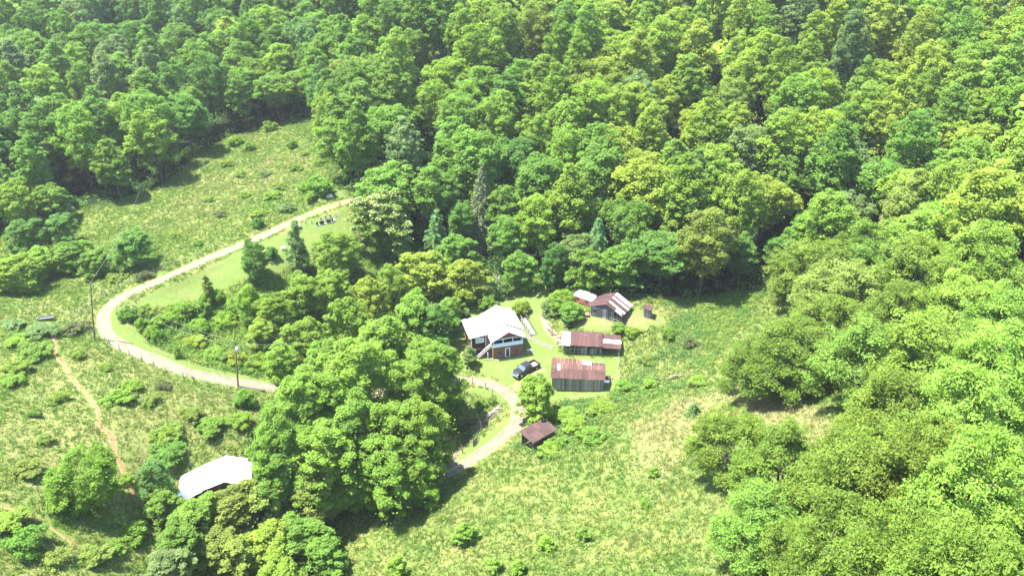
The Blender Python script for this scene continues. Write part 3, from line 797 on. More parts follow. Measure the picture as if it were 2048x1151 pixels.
for x, y in ((WB-.1, -.05), (WB*.76, -.02), (WB*.88, 0.0), (WB-.1, .8)): box('post', M['wood'], B, x-.06, x+.06, y, y+.11, -.9, 2.3)
for k in range(3): part('loose_board', M['wood_pale'], B, lambda m: m.beam((WB*.76, -.12, .2+k*.6), (WB, -.12, .1+k*.7), .05, .16))
window(B, .5, 1.25, 1.1, 1.75, -.02, frame='wood_dark')
sheets(B, (-.45, DB+.4, zL-.12), (-.45, -.45, zL-.12), (xP, -.45, zP), (xP, DB+.4, zP), 7, 'rust2', ribs=2, jag=.05)
sheets(B, (WB+.5, -.45, zR-.15), (WB+.5, DB+.4, zR-.15), (xP, DB+.4, zP), (xP, -.45, zP), 9, 'rust', ribs=2, jag=.1, name='striped_roof_sheet',
       mats=['rust2', 'rust', 'galv', 'rust2', 'rust', 'galv', 'rust', 'galv', 'galv'])
for a_, b_, y in ((.62, .98, .4), (.55, .9, -.2)):
    p0 = Vector((WB+.5, 0, zR-.15)); p1 = Vector((xP, 0, zP))
    part('roof_patch', M['white_roof'], B, lambda m: m.slab(p0.lerp(p1, .12)+Vector((0, y, .06)), p0.lerp(p1, .12)+Vector((0, y+.7, .06)), p0.lerp(p1, .45)+Vector((0, y+.7, .06)), p0.lerp(p1, .45)+Vector((0, y, .06)), .02))
part('pole', M['wood'], B, lambda m: m.tube([(xP-.7, DB*.7, 3.3), (xP-.9, DB*.75, 5.0)], .04, 6))

# ---- camper trailer, red hut, tank, outhouse
C_ = thing('camper_trailer', 'old camper trailer with white top and rust streaked sides by the barn', 'camper', P(1146, 605), R_(-36))
CL, CW, CH = 4.6, 2.1, 2.35
def rprof(x0, x1, z0, z1, r, n=5):
    pts = [(x0+.25, z0), (x1-.45, z0)]
    for cx_, cz_, a0 in ((x1-r, z0+r*1.2, -90), (x1-r, z1-r, 0), (x0+r, z1-r, 90), (x0+r, z0+r, 180)):
        for k in range(n+1):
            a = R_(a0+90*k/n); pts.append((cx_+r*math.cos(a), cz_+r*math.sin(a)))
    out = []
    for p in pts[2:]: out.append(p)
    return out
part('body', M['trailer_rust'], C_, lambda m: m.prism(rprof(0, CL, .45, CH, .55), 0, CW))
def ctop(m):
    pr = [p for p in rprof(-.03, CL+.03, .42, CH+.04, .55) if p[1] > 1.62]
    n = len(pr)
    vs = [(x, -.03, z) for x, z in pr]+[(x, CW+.03, z) for x, z in pr]+[(x*.985+.02, -.03, z-.06) for x, z in pr]+[(x*.985+.02, CW+.03, z-.06) for x, z in pr]
    for i in range(n-1):
        m.add([vs[i], vs[i+1], vs[n+i+1], vs[n+i]], [(0, 1, 2, 3)])
    m.add(vs[:n], [tuple(range(n))]); m.add(vs[n:2*n], [tuple(range(n-1, -1, -1))])
part('top', M['white_roof'], C_, ctop)
for x in (.7, 2.9): box('window', M['glass'], C_, x, x+.8, -.035, .0, 1.15, 1.6)
box('window', M['glass'], C_, CL+.0, CL+.045, .5, 1.5, 1.15, 1.55)
box('door', M['trailer_rust'], C_, 1.85, 2.5, -.04, .0, .55, 1.6)
for y in (.08, CW-.2): part('wheel', M['tyre'], C_, lambda m: m.disc((2.4, y, .33), (0, 1, 0), .33, 12, .18))
part('tow_bar', M['black'], C_, lambda m: m.beam((CL-.1, CW/2, .5), (CL+1.0, CW/2, .45), .1))
box('chassis', M['black'], C_, .4, CL-.4, .3, CW-.3, .2, .46)

Hh = thing('pump_hut', 'small red brown hut between the camper and the striped barn', 'hut', P(1181, 607), R_(-32))
box('wall', M['hut_red'], Hh, 0, 1.7, 0, 1.5, -.4, 1.35)
part('roof', M['rust2'], Hh, lambda m: m.slab((-.15, -.15, 1.45), (1.85, -.15, 1.45), (1.85, 1.65, 1.6), (-.15, 1.65, 1.6), .08))
box('door', M['wood_dark'], Hh, .5, 1.1, -.03, 0, -.2, 1.2)
Tk = thing('tank', 'rusty red cylinder tank lying at the left corner of the striped barn', 'tank', P(1181, 632), R_(-25))
part('shell', M['tank'], Tk, lambda m: m.tube([(-.75, 0, .42), (-.68, 0, .42), (.1, 0, .42), (.18, 0, .42)], [.2, .33, .33, .2], 12))
for x in (-.55, 0): box('cradle', M['stone'], Tk, x-.08, x+.08, -.25, .25, -.1, .16)
Tk.location = P(1177, 633)
O_ = thing('outhouse', 'narrow grey board outhouse with a rusty lean-to roof beside the barn', 'outhouse', P(1286, 633), R_(-20))
boards(O_, 0, 1.5, 0, -.2, 2.0, 'wood', 5); boards(O_, 0, 1.4, 0, -.2, 1.8, 'wood', 5, axis='y'); boards(O_, 0, 1.4, 1.46, -.3, 1.8, 'wood_dark', 5, axis='y', face=1)
box('back_wall', M['wood_dark'], O_, 0, 1.5, 1.4, 1.45, -.3, 1.8)
sheets(O_, (-.3, -.35, 2.12), (1.8, -.35, 1.95), (1.8, 1.75, 1.85), (-.3, 1.75, 2.02), 3, 'rust2', ribs=2)
part('leaning_plank', M['wood_pale'], O_, lambda m: m.beam((1.95, .2, -.1), (1.56, .35, 1.1), .05, .2))

# ---- open roofed wood shelter in the weeds
Wd = thing('shelter', 'low open shelter with a flat rusty brown roof in the weeds by the track', 'shelter', P(1065.5, 884.4, 2.0), R_(40))
for x in (.25, 2.7, 5.0):
    for y in (.25, 3.0): box('post', M['wood_dark'], Wd, x-.08, x+.08, y-.08, y+.08, -.8, 1.95)
sheets(Wd, (-.15, -.15, 1.98), (5.6, -.15, 1.98), (5.6, 1.75, 2.14), (-.15, 1.75, 2.14), 6, 'rust2', ribs=2, jag=.04, lift=.03)
sheets(Wd, (-.15, 1.65, 2.13), (5.6, 1.65, 2.13), (5.6, 3.45, 2.28), (-.15, 3.45, 2.28), 6, 'rust2', ribs=2, jag=.0)
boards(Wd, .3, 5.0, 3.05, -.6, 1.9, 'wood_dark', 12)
for k in range(3): part('log', M['brown_wood'], Wd, lambda m: m.tube([(.6, 1.2+k*.35, .2), (3.6, 1.1+k*.35, .2)], .17, 8))
for y in (.25, 3.0): part('beam', M['wood_dark'], Wd, lambda m: m.beam((0, y, 1.9+.05*y), (5.4, y, 1.9+.05*y), .1, .12))

# ---- second white roofed house at the bottom left
J = thing('house', 'white roofed house half hidden by trees below the dirt trail', 'house', P(447.7, 962.5, 6.0), R_(13))
JW = M['log_siding']
box('wall', simple('maroon_siding', (.10, .035, .03), .8, .2), J, -3.0, 2.9, .3, 5.6, -4, 4.7)
box('wing_wall', M['log_siding'], J, -6.0, -3.0, .4, 5.5, -4, 3.3)
for y in (.32, 5.45): part('gable_wall', M['wood_dark'], J, lambda m: m.prism([(-3.0, 4.7), (2.8, 4.7), (0, 5.8)], y, y+.1))
roof_slope('roof', (3.0, -.1, 4.9), (3.0, 5.9, 4.9), (0, 5.9, 6.05), (0, -.1, 6.05), 8, J)
roof_slope('roof', (-3.35, 5.9, 5.0), (-3.35, -.1, 5.0), (0, -.1, 6.05), (0, 5.9, 6.05), 8, J)
roof_slope('wing_roof', (-7.3, 5.9, 3.3), (-7.3, -.3, 3.3), (-3.3, -.3, 4.98), (-3.3, 5.9, 4.98), 8, J)
roof_slope('porch_roof', (3.65, .5, 4.62), (3.65, 5.2, 4.62), (2.95, 5.2, 4.88), (2.95, .5, 4.88), 5, J)
part('ridge_cap', M['white_roof'], J, lambda m: m.beam((0, -.12, 6.08), (0, 5.92, 6.08), .3, .05))
window(J, -1.6, -.5, 3.0, 4.0, .3, frame='fascia'); window(J, .9, 1.9, 3.0, 4.0, .3, frame='fascia')
box('door', M['wood_dark'], J, -.3, .5, .26, .3, 1.9, 4.0)
for x, z in ((-5.9, 4.05), (-5.5, 4.2)): part('roof_vent', M['galv'], J, lambda m: m.tube([(x, 4.6, z-.3), (x, 4.6, z+.25)], .1, 8))

# ---- pale roof hidden in the woods above
hd = P(868, 112, 5.0)
Q = thing('cabin', 'pale roofed cabin almost hidden among the tall trees above the valley', 'cabin', hd, R_(8))
box('wall', M['wood'], Q, -4, 4, 0, 6, -2, 3.4)
roof_slope('roof', (-4.4, -.4, 3.4), (4.4, -.4, 3.4), (4.4, 3, 5.2), (-4.4, 3, 5.2), 8, Q, mat='concrete'); roof_slope('roof', (4.4, 6.4, 3.4), (-4.4, 6.4, 3.4), (-4.4, 3, 5.2), (4.4, 3, 5.2), 8, Q, mat='concrete')
window(Q, -2, -.8, 1, 2.2, 0)

# ------------------------------------------------------------------ the pickup
fr, bk = P(1034, 753), P(1069, 733)
T = thing('pickup_truck', 'charcoal crew cab pickup parked on the grass in front of the house', 'pickup truck', (fr+bk)/2, math.atan2(fr.y-bk.y, fr.x-bk.x))
def loft(m, secs):
    """secs: list of (x, half width bottom, half width top, z bottom, z top)"""
    rings = []
    for x, wb, wt, z0, z1 in secs:
        c = min(.12, (z1-z0)*.3)
        rings.append([(x, -wb, z0), (x, -wb-.02, z0+(z1-z0)*.45), (x, -wt, z1-c), (x, -wt+c, z1), (x, wt-c, z1), (x, wt, z1-c), (x, wb+.02, z0+(z1-z0)*.45), (x, wb, z0)])
    n = 8; vs = [v for r in rings for v in r]; fs = []
    for i in range(len(rings)-1):
        for k in range(n): fs.append((i*n+k, i*n+(k+1) % n, (i+1)*n+(k+1) % n, (i+1)*n+k))
    fs += [tuple(range(n)), tuple(range(len(vs)-1, len(vs)-n-1, -1))]
    m.add(vs, fs)
part('body', M['truck'], T, lambda m: loft(m, [(2.86, .86, .80, .55, .92), (2.78, .95, .90, .45, 1.06), (2.2, .98, .94, .42, 1.16), (1.25, .99, .95, .42, 1.2), (-1.0, .99, .96, .42, 1.16), (-1.05, .99, .96, .42, 1.12)]), .02)
part('hood_scoop', M['truck'], T, lambda m: m.hull8([(1.3, -.6, 1.18), (2.6, -.55, 1.06), (2.6, .55, 1.06), (1.3, .6, 1.18), (1.35, -.5, 1.25), (2.45, -.45, 1.15), (2.45, .45, 1.15), (1.35, .5, 1.25)]))
part('cab', M['truck'], T, lambda m: loft(m, [(.75, .82, .70, 1.70, 1.84), (.2, .80, .72, 1.70, 1.90), (-.75, .80, .70, 1.70, 1.87)]), .02)
for sx in (-1, 1):
    for x0, x1, xt0, xt1 in ((1.26, 1.34, .68, .75), (.08, .18, .04, .12), (-1.0, -.9, -.78, -.7)):
        part('pillar', M['truck'], T, lambda m: m.hull8([(x0, sx*.93-.03, 1.15), (x1, sx*.93-.03, 1.15), (x1, sx*.93+.03, 1.15), (x0, sx*.93+.03, 1.15), (xt0, sx*.78-.03, 1.73), (xt1, sx*.78-.03, 1.73), (xt1, sx*.78+.03, 1.73), (xt0, sx*.78+.03, 1.73)]))
    for a, b, c, d in ((.18, 1.27, .12, .69), (-.9, .09, -.7, .05)):
        part('side_window', M['glass'], T, lambda m: m.slab((a, sx*.93, 1.16), (b, sx*.93, 1.16), (d, sx*.785, 1.72), (c, sx*.785, 1.72), .015))
    part('door_mirror', M['black'], T, lambda m: m.hull8([(1.0, sx*.98, 1.2), (1.18, sx*.98, 1.2), (1.18, sx*1.2, 1.2), (1.0, sx*1.2, 1.2), (1.02, sx*.98, 1.42), (1.15, sx*.98, 1.42), (1.15, sx*1.18, 1.42), (1.02, sx*1.18, 1.42)]))
    box('bed_side', M['truck'], T, -2.86, -1.05, min(sx*.99, sx*.86), max(sx*.99, sx*.86), .5, 1.14, bevel=.03)
    box('headlight', M['lamp_glass'], T, 2.66, 2.84, min(sx*.58, sx*.9), max(sx*.58, sx*.9), .82, 1.02, bevel=.03)
    box('tail_light', M['red_glass'], T, -2.92, -2.85, min(sx*.82, sx*.98), max(sx*.82, sx*.98), .75, 1.08)
    box('running_board', M['black'], T, -.95, 1.1, min(sx*.95, sx*1.06), max(sx*.95, sx*1.06), .34, .42)
    box('door_handle', M['chrome'], T, .2, .38, min(sx*1.0, sx*1.03), max(sx*1.0, sx*1.03), .96, 1.0)
    for x in (1.88, -1.95):
        wh = part('wheel', M['tyre'], T, lambda m: m.tube([(x, sx*.73, .39), (x, sx*.75, .39), (x, sx*.97, .39), (x, sx*.99, .39)], [.33, .39, .39, .33], 18))
        part('rim', M['chrome'], wh, lambda m: m.disc((x, sx*.995, .39), (0, 1, 0), .23, 14, .02))
        part('wheel_arch', M['black'], T, lambda m: m.tube([(x+.5*math.cos(R_(a)), sx*.985, .39+.5*math.sin(R_(a))) for a in range(0, 181, 20)], .05, 6))
part('windscreen', M['wind_glass'], T, lambda m: m.slab((1.32, -.9, 1.19), (1.32, .9, 1.19), (.74, .74, 1.74), (.74, -.74, 1.74), .02))
part('rear_window', M['glass'], T, lambda m: m.slab((-1.0, .88, 1.2), (-1.0, -.88, 1.2), (-.78, -.74, 1.73), (-.78, .74, 1.73), .02))
box('bed_floor', M['bed'], T, -2.86, -1.06, -.86, .86, .6, .7)
box('tailgate', M['truck'], T, -2.92, -2.84, -.86, .86, .52, 1.12, bevel=.02)
box('bulkhead', M['black'], T, -1.12, -1.06, -.86, .86, .7, 1.16)
box('grille', M['chrome'], T, 2.82, 2.9, -.55, .55, .68, .96)
box('grille_mesh', M['black'], T, 2.885, 2.91, -.48, .48, .73, .91)
box('front_bumper', M['chrome'], T, 2.74, 2.98, -.93, .93, .44, .63, bevel=.04); box('rear_bumper', M['chrome'], T, -3.05, -2.9, -.93, .93, .45, .6, bevel=.03)
box('number_plate', M['white_paint'], T, 2.98, 2.995, -.16, .16, .48, .6)
box('underbody', M['black'], T, -2.8, 2.7, -.8, .8, .3, .52)

# ------------------------------------------------------------------ poles, wires, fences, small things
def pole(base_px, top_px, h, label, extra=False):
    b = P(*base_px); d = ray(*top_px)
    # top: on the ray at the base's forward distance
    tt = b.y/d[1]; top = Vector((d[0]*tt, b.y, b.z+h))
    lean = (top.x-b.x)
    o = thing('utility_pole', label, 'utility pole', b)
    tv = Vector((lean, 0, h))
    part('post', M['pole_wood'], o, lambda m: m.tube([(0, 0, -.6), tv*.5, tv], [.16, .14, .11], 10))
    part('insulator', M['steel'], o, lambda m: m.tube([tv, tv+Vector((0, 0, .28))], [.07, .05], 8))
    if extra:
        tf = part('transformer', M['chimney'], o, lambda m: m.tube([tv*.80+Vector((.36, -.1, 0)), tv*.80+Vector((.36, -.1, .06)), tv*.80+Vector((.36, -.1, .9)), tv*.80+Vector((.36, -.1, 1.0))], [.2, .28, .28, .18], 12))
        part('bushing', M['white_paint'], tf, lambda m: m.tube([tv*.80+Vector((.36, -.1, 1.0)), tv*.80+Vector((.36, -.1, 1.25))], .05, 6))
        part('bracket', M['steel'], o, lambda m: m.beam(tv*.86, tv*.86+Vector((.4, -.1, 0)), .08))
    return b+tv
p1 = pole((188, 678), (180, 563), 12.0, 'tall brown leaning pole at the outside of the road bend')
p2 = pole((475.5, 772), (470.5, 684), 9.5, 'grey pole with a transformer can above the lower road', True)
def wire(a, b, sag, label):
    pts = [a.lerp(b, k/16)-Vector((0, 0, sag*4*(k/16)*(1-k/16))) for k in range(17)]
    base = pts[0].copy(); m = MB().tube([p-base for p in pts], .012, 4)
    o = m.build('overhead_wire', M['wire']); o.location = base
    return tag(o, label, 'wire', 'overhead wires')
wire(p1+Vector((0, 0, .2)), p2+Vector((0, 0, .2)), 1.2, 'upper wire strung from the tall bend pole to the transformer pole')
wire(p1-Vector((0, 0, 1.4)), p2-Vector((0, 0, .9)), 1.4, 'lower wire strung from the tall bend pole to the transformer pole')
wire(p1+Vector((0, 0, .2)), P(300, 470)+Vector((0, 0, 11)), 1.0, 'wire running from the tall bend pole uphill over the meadow edge')
wire(p2-Vector((0, 0, .5)), Vector(H.matrix_basis @ Vector((-4, 6, 4.4))), 1.0, 'service wire from the transformer pole to the porch house')

def fence(label, px, h=1.25, rad=.065, wires=3, group='post and wire fences'):
    pts = [P(*p) for p in px]
    o = thing('wire_fence', label, 'fence', pts[0], 0, group)
    pm = MB().tube([(0, 0, -.3), (.01, 0, h*.6), (.03, .01, h)], [rad, rad, rad*.85], 7).mesh('fence_post', M['post_wood'])
    for p in pts:
        q = link_mesh('fence_post', pm, o); q.location = p-pts[0]
        q.rotation_euler = (random.uniform(-.1, .1), random.uniform(-.1, .1), random.uniform(0, 6)); q.scale = (1, 1, random.uniform(.85, 1.15))
    for k in range(wires):
        z = Vector((0, 0, .35+k*.35))
        part('fence_wire', M['wire'], o, lambda m: m.tube([p-pts[0]+z for p in pts], .005, 4, False))
    return o
fence('post and wire fence along the meadow side of the upper gravel road', [(430, 498), (395, 515), (352, 532), (311, 545), (286, 555), (261, 566), (239, 578), (213, 591)])
fence('post and wire fence around the outside of the road bend', [(213, 593), (192, 604), (174, 617), (157, 632), (168, 654), (200, 680)])
fence('post and wire fence along the lower side of the gravel road', [(221, 690), (239, 699), (259, 710), (284, 722), (309, 732), (334, 746), (368, 756), (388, 764), (417, 771), (439, 777), (462, 784)])
fence('wire fence with dark posts inside the loop of the farm track', [(945, 767), (971, 774), (984, 790), (997, 810)], 1.4, .08)
fence('short fence by the creek below the farm track', [(964, 863), (946, 886), (925, 905), (905, 917)], 2.0, .09)
fence('leaning post fence at the right edge of the yard', [(1237, 712), (1238, 738), (1240, 760)], 1.7, .09)

def blob(name, c, sx, sy, sz, mat, label, cat, group=None, rough=.18, parent=None, seed=0):
    r = np.random.default_rng(seed+int(abs(c[0])*10)); m = MB(); vs = []; fs = []
    nu, nv = 9, 6
    for i in range(nv+1):
        th = math.pi*i/nv
        for k in range(nu):
            ph = 2*math.pi*k/nu; w = 1+rough*(r.random()-.5)*2 if 0 < i < nv else 1
            vs.append((sx*w*math.sin(th)*math.cos(ph), sy*w*math.sin(th)*math.sin(ph), sz*w*math.cos(th)))
    for i in range(nv):
        for k in range(nu): fs.append((i*nu+k, (i+1)*nu+k, (i+1)*nu+(k+1) % nu, i*nu+(k+1) % nu))
    m.add(vs, fs); o = m.build(name, mat, parent); o.location = c
    return tag(o, label, cat, group)
# graveyard on the knoll
def headstone(px, py, w, h, label, mat='granite'):
    o = thing('headstone', label, 'headstone', P(px, py), R_(18+random.uniform(-8, 8)), 'headstones in the knoll graveyard')
    box('plinth', M['stone'], o, -w*.62, w*.62, -.2, .2, -.15, .16)
    def tab(m):
        pr = [(-w/2, .16), (w/2, .16), (w/2, h*.82)]+[(w/2*math.cos(R_(a)), h*.82+h*.18*math.sin(R_(a))) for a in range(15, 180, 15)]+[(-w/2, h*.82)]
        m.prism(pr, -.09, .09)
    part('tablet', M[mat], o, tab)
headstone(644, 449, 1.05, .95, 'wide dark headstone, left one of the two big ones on the knoll')
headstone(657.5, 446, 1.05, .95, 'wide dark headstone, right one of the two big ones on the knoll')
headstone(634.5, 451, .45, .85, 'narrow dark headstone left of the two wide headstones')
headstone(665, 444, .45, .95, 'narrow dark headstone right of the two wide headstones')
headstone(642, 440, .35, .55, 'small headstone just behind the left wide headstone')
headstone(651, 437, .38, .6, 'small headstone in the back row between the two wide headstones')
headstone(660.5, 434.5, .38, .6, 'small headstone in the back row behind the right wide headstone')
headstone(652.5, 428, .3, .45, 'tiny headstone closest to the upper gravel road')
headstone(671.5, 432, .3, .45, 'tiny headstone farthest right in the back of the graveyard')
headstone(623.5, 445, .35, .45, 'lone small headstone second from the left end of the graveyard')
headstone(611, 447, .35, .45, 'lone small headstone at the left end of the graveyard')
headstone(668.5, 441.5, .5, .4, 'low white marker at the right end of the front headstone row', 'white_paint')
blob('boulder', P(595.5, 455)+Vector((0, 0, .3)), .85, .7, .6, M['stone'], 'rounded grey boulder beside the upper road near the graveyard', 'boulder', 'boulders on the knoll')
blob('boulder', P(567.5, 498)+Vector((0, 0, .2)), .6, .6, .5, M['stone'], 'round grey boulder on the lawn left of the thin tree', 'boulder', 'boulders on the knoll')
blob('boulder', P(660, 394)+Vector((0, 0, .25)), .9, .6, .5, M['stone'], 'pale boulder on the grass bank above the end of the upper road', 'boulder', 'boulders on the knoll')
gp = part('marker_post', M['black'], None, lambda m: m.tube([(0, 0, -.3), (0, 0, 1.1)], .13, 8)); gp.location = P(680.5, 412); tag(gp, 'short dark post where the upper road reaches the trees', 'post')
# feed trough by the trail head
ft = thing('feed_trough', 'long grey metal trough on legs above the dirt trail', 'trough', P(93, 640), R_(14))
part('basin', M['steel'], ft, lambda m: m.prism([(-1.4, .35), (1.4, .35), (1.5, .7), (1.42, .7), (1.3, .45), (-1.3, .45), (-1.42, .7), (-1.5, .7)], -.4, .4))
box('side', M['steel'], ft, -1.4, 1.4, -.46, -.4, .36, .7); box('side', M['steel'], ft, -1.4, 1.4, .4, .46, .36, .7)
for x in (-1.1, 1.1): box('leg', M['black'], ft, x-.06, x+.06, -.35, .35, -.2, .36)
# tyre, scrap heap, stones on the yard bank
ty = part('tyre', M['tyre'], None, lambda m: m.tube([(.36*math.cos(a*math.pi/8), .36*math.sin(a*math.pi/8), .14) for a in range(17)], .13, 8, False)); ty.location = P(1087, 630); tag(ty, 'old car tyre lying flat on the yard bank above the logs', 'tyre')
for k, (px, py, ln, an, lb) in enumerate([(1091, 648, 2.0, 115, 'upper bleached log of the log heap on the yard bank'), (1095, 654, 2.4, 118, 'middle bleached log of the log heap on the yard bank'), (1100, 660, 1.8, 125, 'lowest brown log of the log heap on the yard bank')]):
    lo = part('log', M['brown_wood'] if k == 2 else M['dead_wood'], None, lambda m: m.tube([(-ln/2, 0, .2), (0, .03, .22), (ln/2, 0, .2)], [.24, .25, .22], 9)); lo.location = P(px, py); lo.rotation_euler = (0, 0, R_(an)); tag(lo, lb, 'log', 'logs on the yard bank')
for k, (px, py, s) in enumerate([(1112, 668, .35), (1118, 673, .45), (1115, 680, .3), (1122, 684, .4), (1120, 690, .3), (1107, 664, .3)]):
    blob('stone', P(px, py)+Vector((0, 0, s*.3)), s, s*.8, s*.6, M['stone'], ['pale stone at the top left of the bank stones by the middle shed', 'large pale stone in the middle of the bank by the middle shed', 'small stone left of the white roof sheet of the middle shed', 'flat stone closest to the white roof sheet of the middle shed', 'lowest pale stone beside the middle shed corner', 'pale stone just below the log heap on the bank'][k], 'stone', 'stones on the yard bank', .3, seed=k)
sv = thing('stove', 'black rusted stove standing behind the middle shed roof', 'stove', P(1140, 656), R_(10))
box('firebox', M['black'], sv, -.5, .5, -.35, .35, .15, .85, bevel=.05); box('legs', M['black'], sv, -.4, .4, -.3, .3, -.1, .15)
part('flue', M['black'], sv, lambda m: m.tube([(.2, .1, .85), (.2, .1, 1.25)], .1, 8))
yp = thing('yard_post', 'small white capped post on the grass below the pickup', 'post', P(1077, 757))
part('stem', M['white_paint'], yp, lambda m: m.tube([(0, 0, -.3), (0, 0, 1.3)], .07, 8)); part('cap', M['galv'], yp, lambda m: m.tube([(0, 0, 1.3), (0, 0, 1.36), (0, 0, 1.6)], [.2, .22, .06], 8))
for k, (a, b, lb) in enumerate([((968, 719), (988, 720), 'short grey edging timber at the foot of the porch steps'), ((992, 721), (1012, 719), 'grey edging timber left below the basement door'), ((1014, 719), (1048, 713), 'long grey edging timber right below the basement door')]):
    pa, pb = P(*a), P(*b); tm_ = part('edging_timber', M['wood_pale'], None, lambda m: m.beam(Vector((0, 0, .06)), pb-pa+Vector((0, 0, .06)), .18, .16)); tm_.location = pa; tag(tm_, lb, 'timber', 'timbers edging the house bed')
bn = part('slab', M['stone'], None, lambda m: m.box(-.5, .5, -.35, .35, -.1, .14), .03); bn.location = P(1059, 700); tag(bn, 'flat pale stone slab beside the right end of the porch basement', 'slab')
# scrap beside the laths shed
sc = thing('scrap_heap', 'heap of rusty scrap at the right end of the lath roofed shed', 'scrap heap', P(1214, 757))
for k in range(7): part('scrap_piece', M[['rust2', 'rust', 'wood_pale', 'brown_wood'][k % 4]], sc, lambda m: m.beam((random.uniform(-1, 1), random.uniform(-.6, .6), .1+.07*k), (random.uniform(-1, 1), random.uniform(-.6, .6), .15+.07*k), .3, .06))
wr = part('white_sheet', M['white_roof'], None, lambda m: m.hull8([(-.5, -.3, 0), (.5, -.35, 0), (.55, .3, 0), (-.45, .35, 0), (-.5, -.3, .12), (.5, -.35, .1), (.55, .3, .2), (-.45, .35, .13)])); wr.location = P(1213, 763); tag(wr, 'small white sheet on the ground beside the scrap heap', 'sheet')
# driftwood by the creek crossing
for k, (a, b, lb) in enumerate([((985, 822), (1003, 817), 'short dead branch at the track end of the creek brush pile'), ((972, 832), (996, 822), 'longest dead branch in the creek brush pile'), ((970, 842), (984, 829), 'dead branch at the lower left of the creek brush pile')]):
    pa, pb = P(*a), P(*b); db = part('dead_branch', M['dead_wood'], None, lambda m: (m.tube([Vector((0, 0, .1)), (pb-pa)*.5+Vector((0, 0, .45)), pb-pa+Vector((0, 0, .15))], [.13, .11, .06], 7), m.tube([(pb-pa)*.45+Vector((0, 0, .4)), (pb-pa)*.7+Vector((.3, .5, .8))], [.07, .03], 6))); db.location = pa; tag(db, lb, 'branch', 'dead branches by the creek')
for k, (px, py, lb) in enumerate([(1305, 762, 'dark fallen branch in the weeds right of the sheds, left piece'), (1352, 757, 'dark fallen branch in the weeds right of the sheds, right piece')]):
    db = part('dead_branch', M['wood_dark'], None, lambda m: (m.tube([(-1.6, 0, .2), (-.3, .2, .7), (1.2, 0, .6), (1.9, -.2, .25)], [.14, .15, .12, .07], 7), m.tube([(-.3, .2, .7), (.3, .9, 1.0)], [.09, .04], 6))); db.location = P(px, py); db.rotation_euler = (0, 0, .15*k); tag(db, lb, 'branch', 'dead branches in the weeds')
gt = thing('gate', 'leaning grey picket gate beside the creek below the track', 'gate', P(946, 893), R_(62))
for k in range(7): box('picket', M['wood_pale'], gt, k*.22, k*.22+.14, -.02, .03, -.2, 1.5+random.uniform(-.3, .3))
for z in (.4, 1.1): box('rail', M['wood_pale'], gt, -.05, 1.55, .03, .08, z, z+.1)
FOOT = []      # built-up ground, kept clear of grass and weeds
for root, x0, x1, y0, y1 in ((H, -4, 6.6, -.4, 9), (F, -.2, LS+.2, -.2, 5.4), (G, -.2, LG+LX+.2, -.2, 4.2), (B, -.2, WB+.3, -.2, 5), (C_, 0, CL, 0, CW), (Hh, 0, 1.7, 0, 1.5), (O_, 0, 1.5, 0, 1.5), (J, -6.2, 4.2, 0, 5.8), (T, -3, 3, -1.1, 1.1), (Wd, 0, 5.4, 0, 3.4)):
    FOOT.append((root.location.copy(), root.rotation_euler.z, x0, x1, y0, y1))
# ------------------------------------------------------------------ leaves and crowns
def unit(v): return v/(np.linalg.norm(v, axis=-1, keepdims=True)+1e-9)
def sphere(r, n):
    return unit(r.normal(size=(n, 3)))
def leaf_arrays(r, c, nrm, size, aspect=.62, fold=.18):
    n = len(c); nrm = unit(nrm)
    u = unit(np.cross(nrm, sphere(r, n))); v = np.cross(nrm, u)
    s = np.asarray(size)[:, None]*np.ones((n, 1))
    vs = np.empty((n, 4, 3))
    vs[:, 0] = c-u*s*.5; vs[:, 2] = c+u*s*.5-nrm*s*.08
    vs[:, 1] = c+v*s*.5*aspect-nrm*s*fold; vs[:, 3] = c-v*s*.5*aspect-nrm*s*fold
    return vs
def leaf_mesh(name, r, c, nrm, size, mat='leaf', aspect=.62, fold=.18, tone=None):
    vs = leaf_arrays(r, c, nrm, size, aspect, fold); n = len(c)
    tone = r.random(n) if tone is None else tone
    return np_mesh(name, vs.reshape(-1, 3), np.arange(n*4).reshape(n, 4), M[mat], {'tone': ('FACE', tone)})

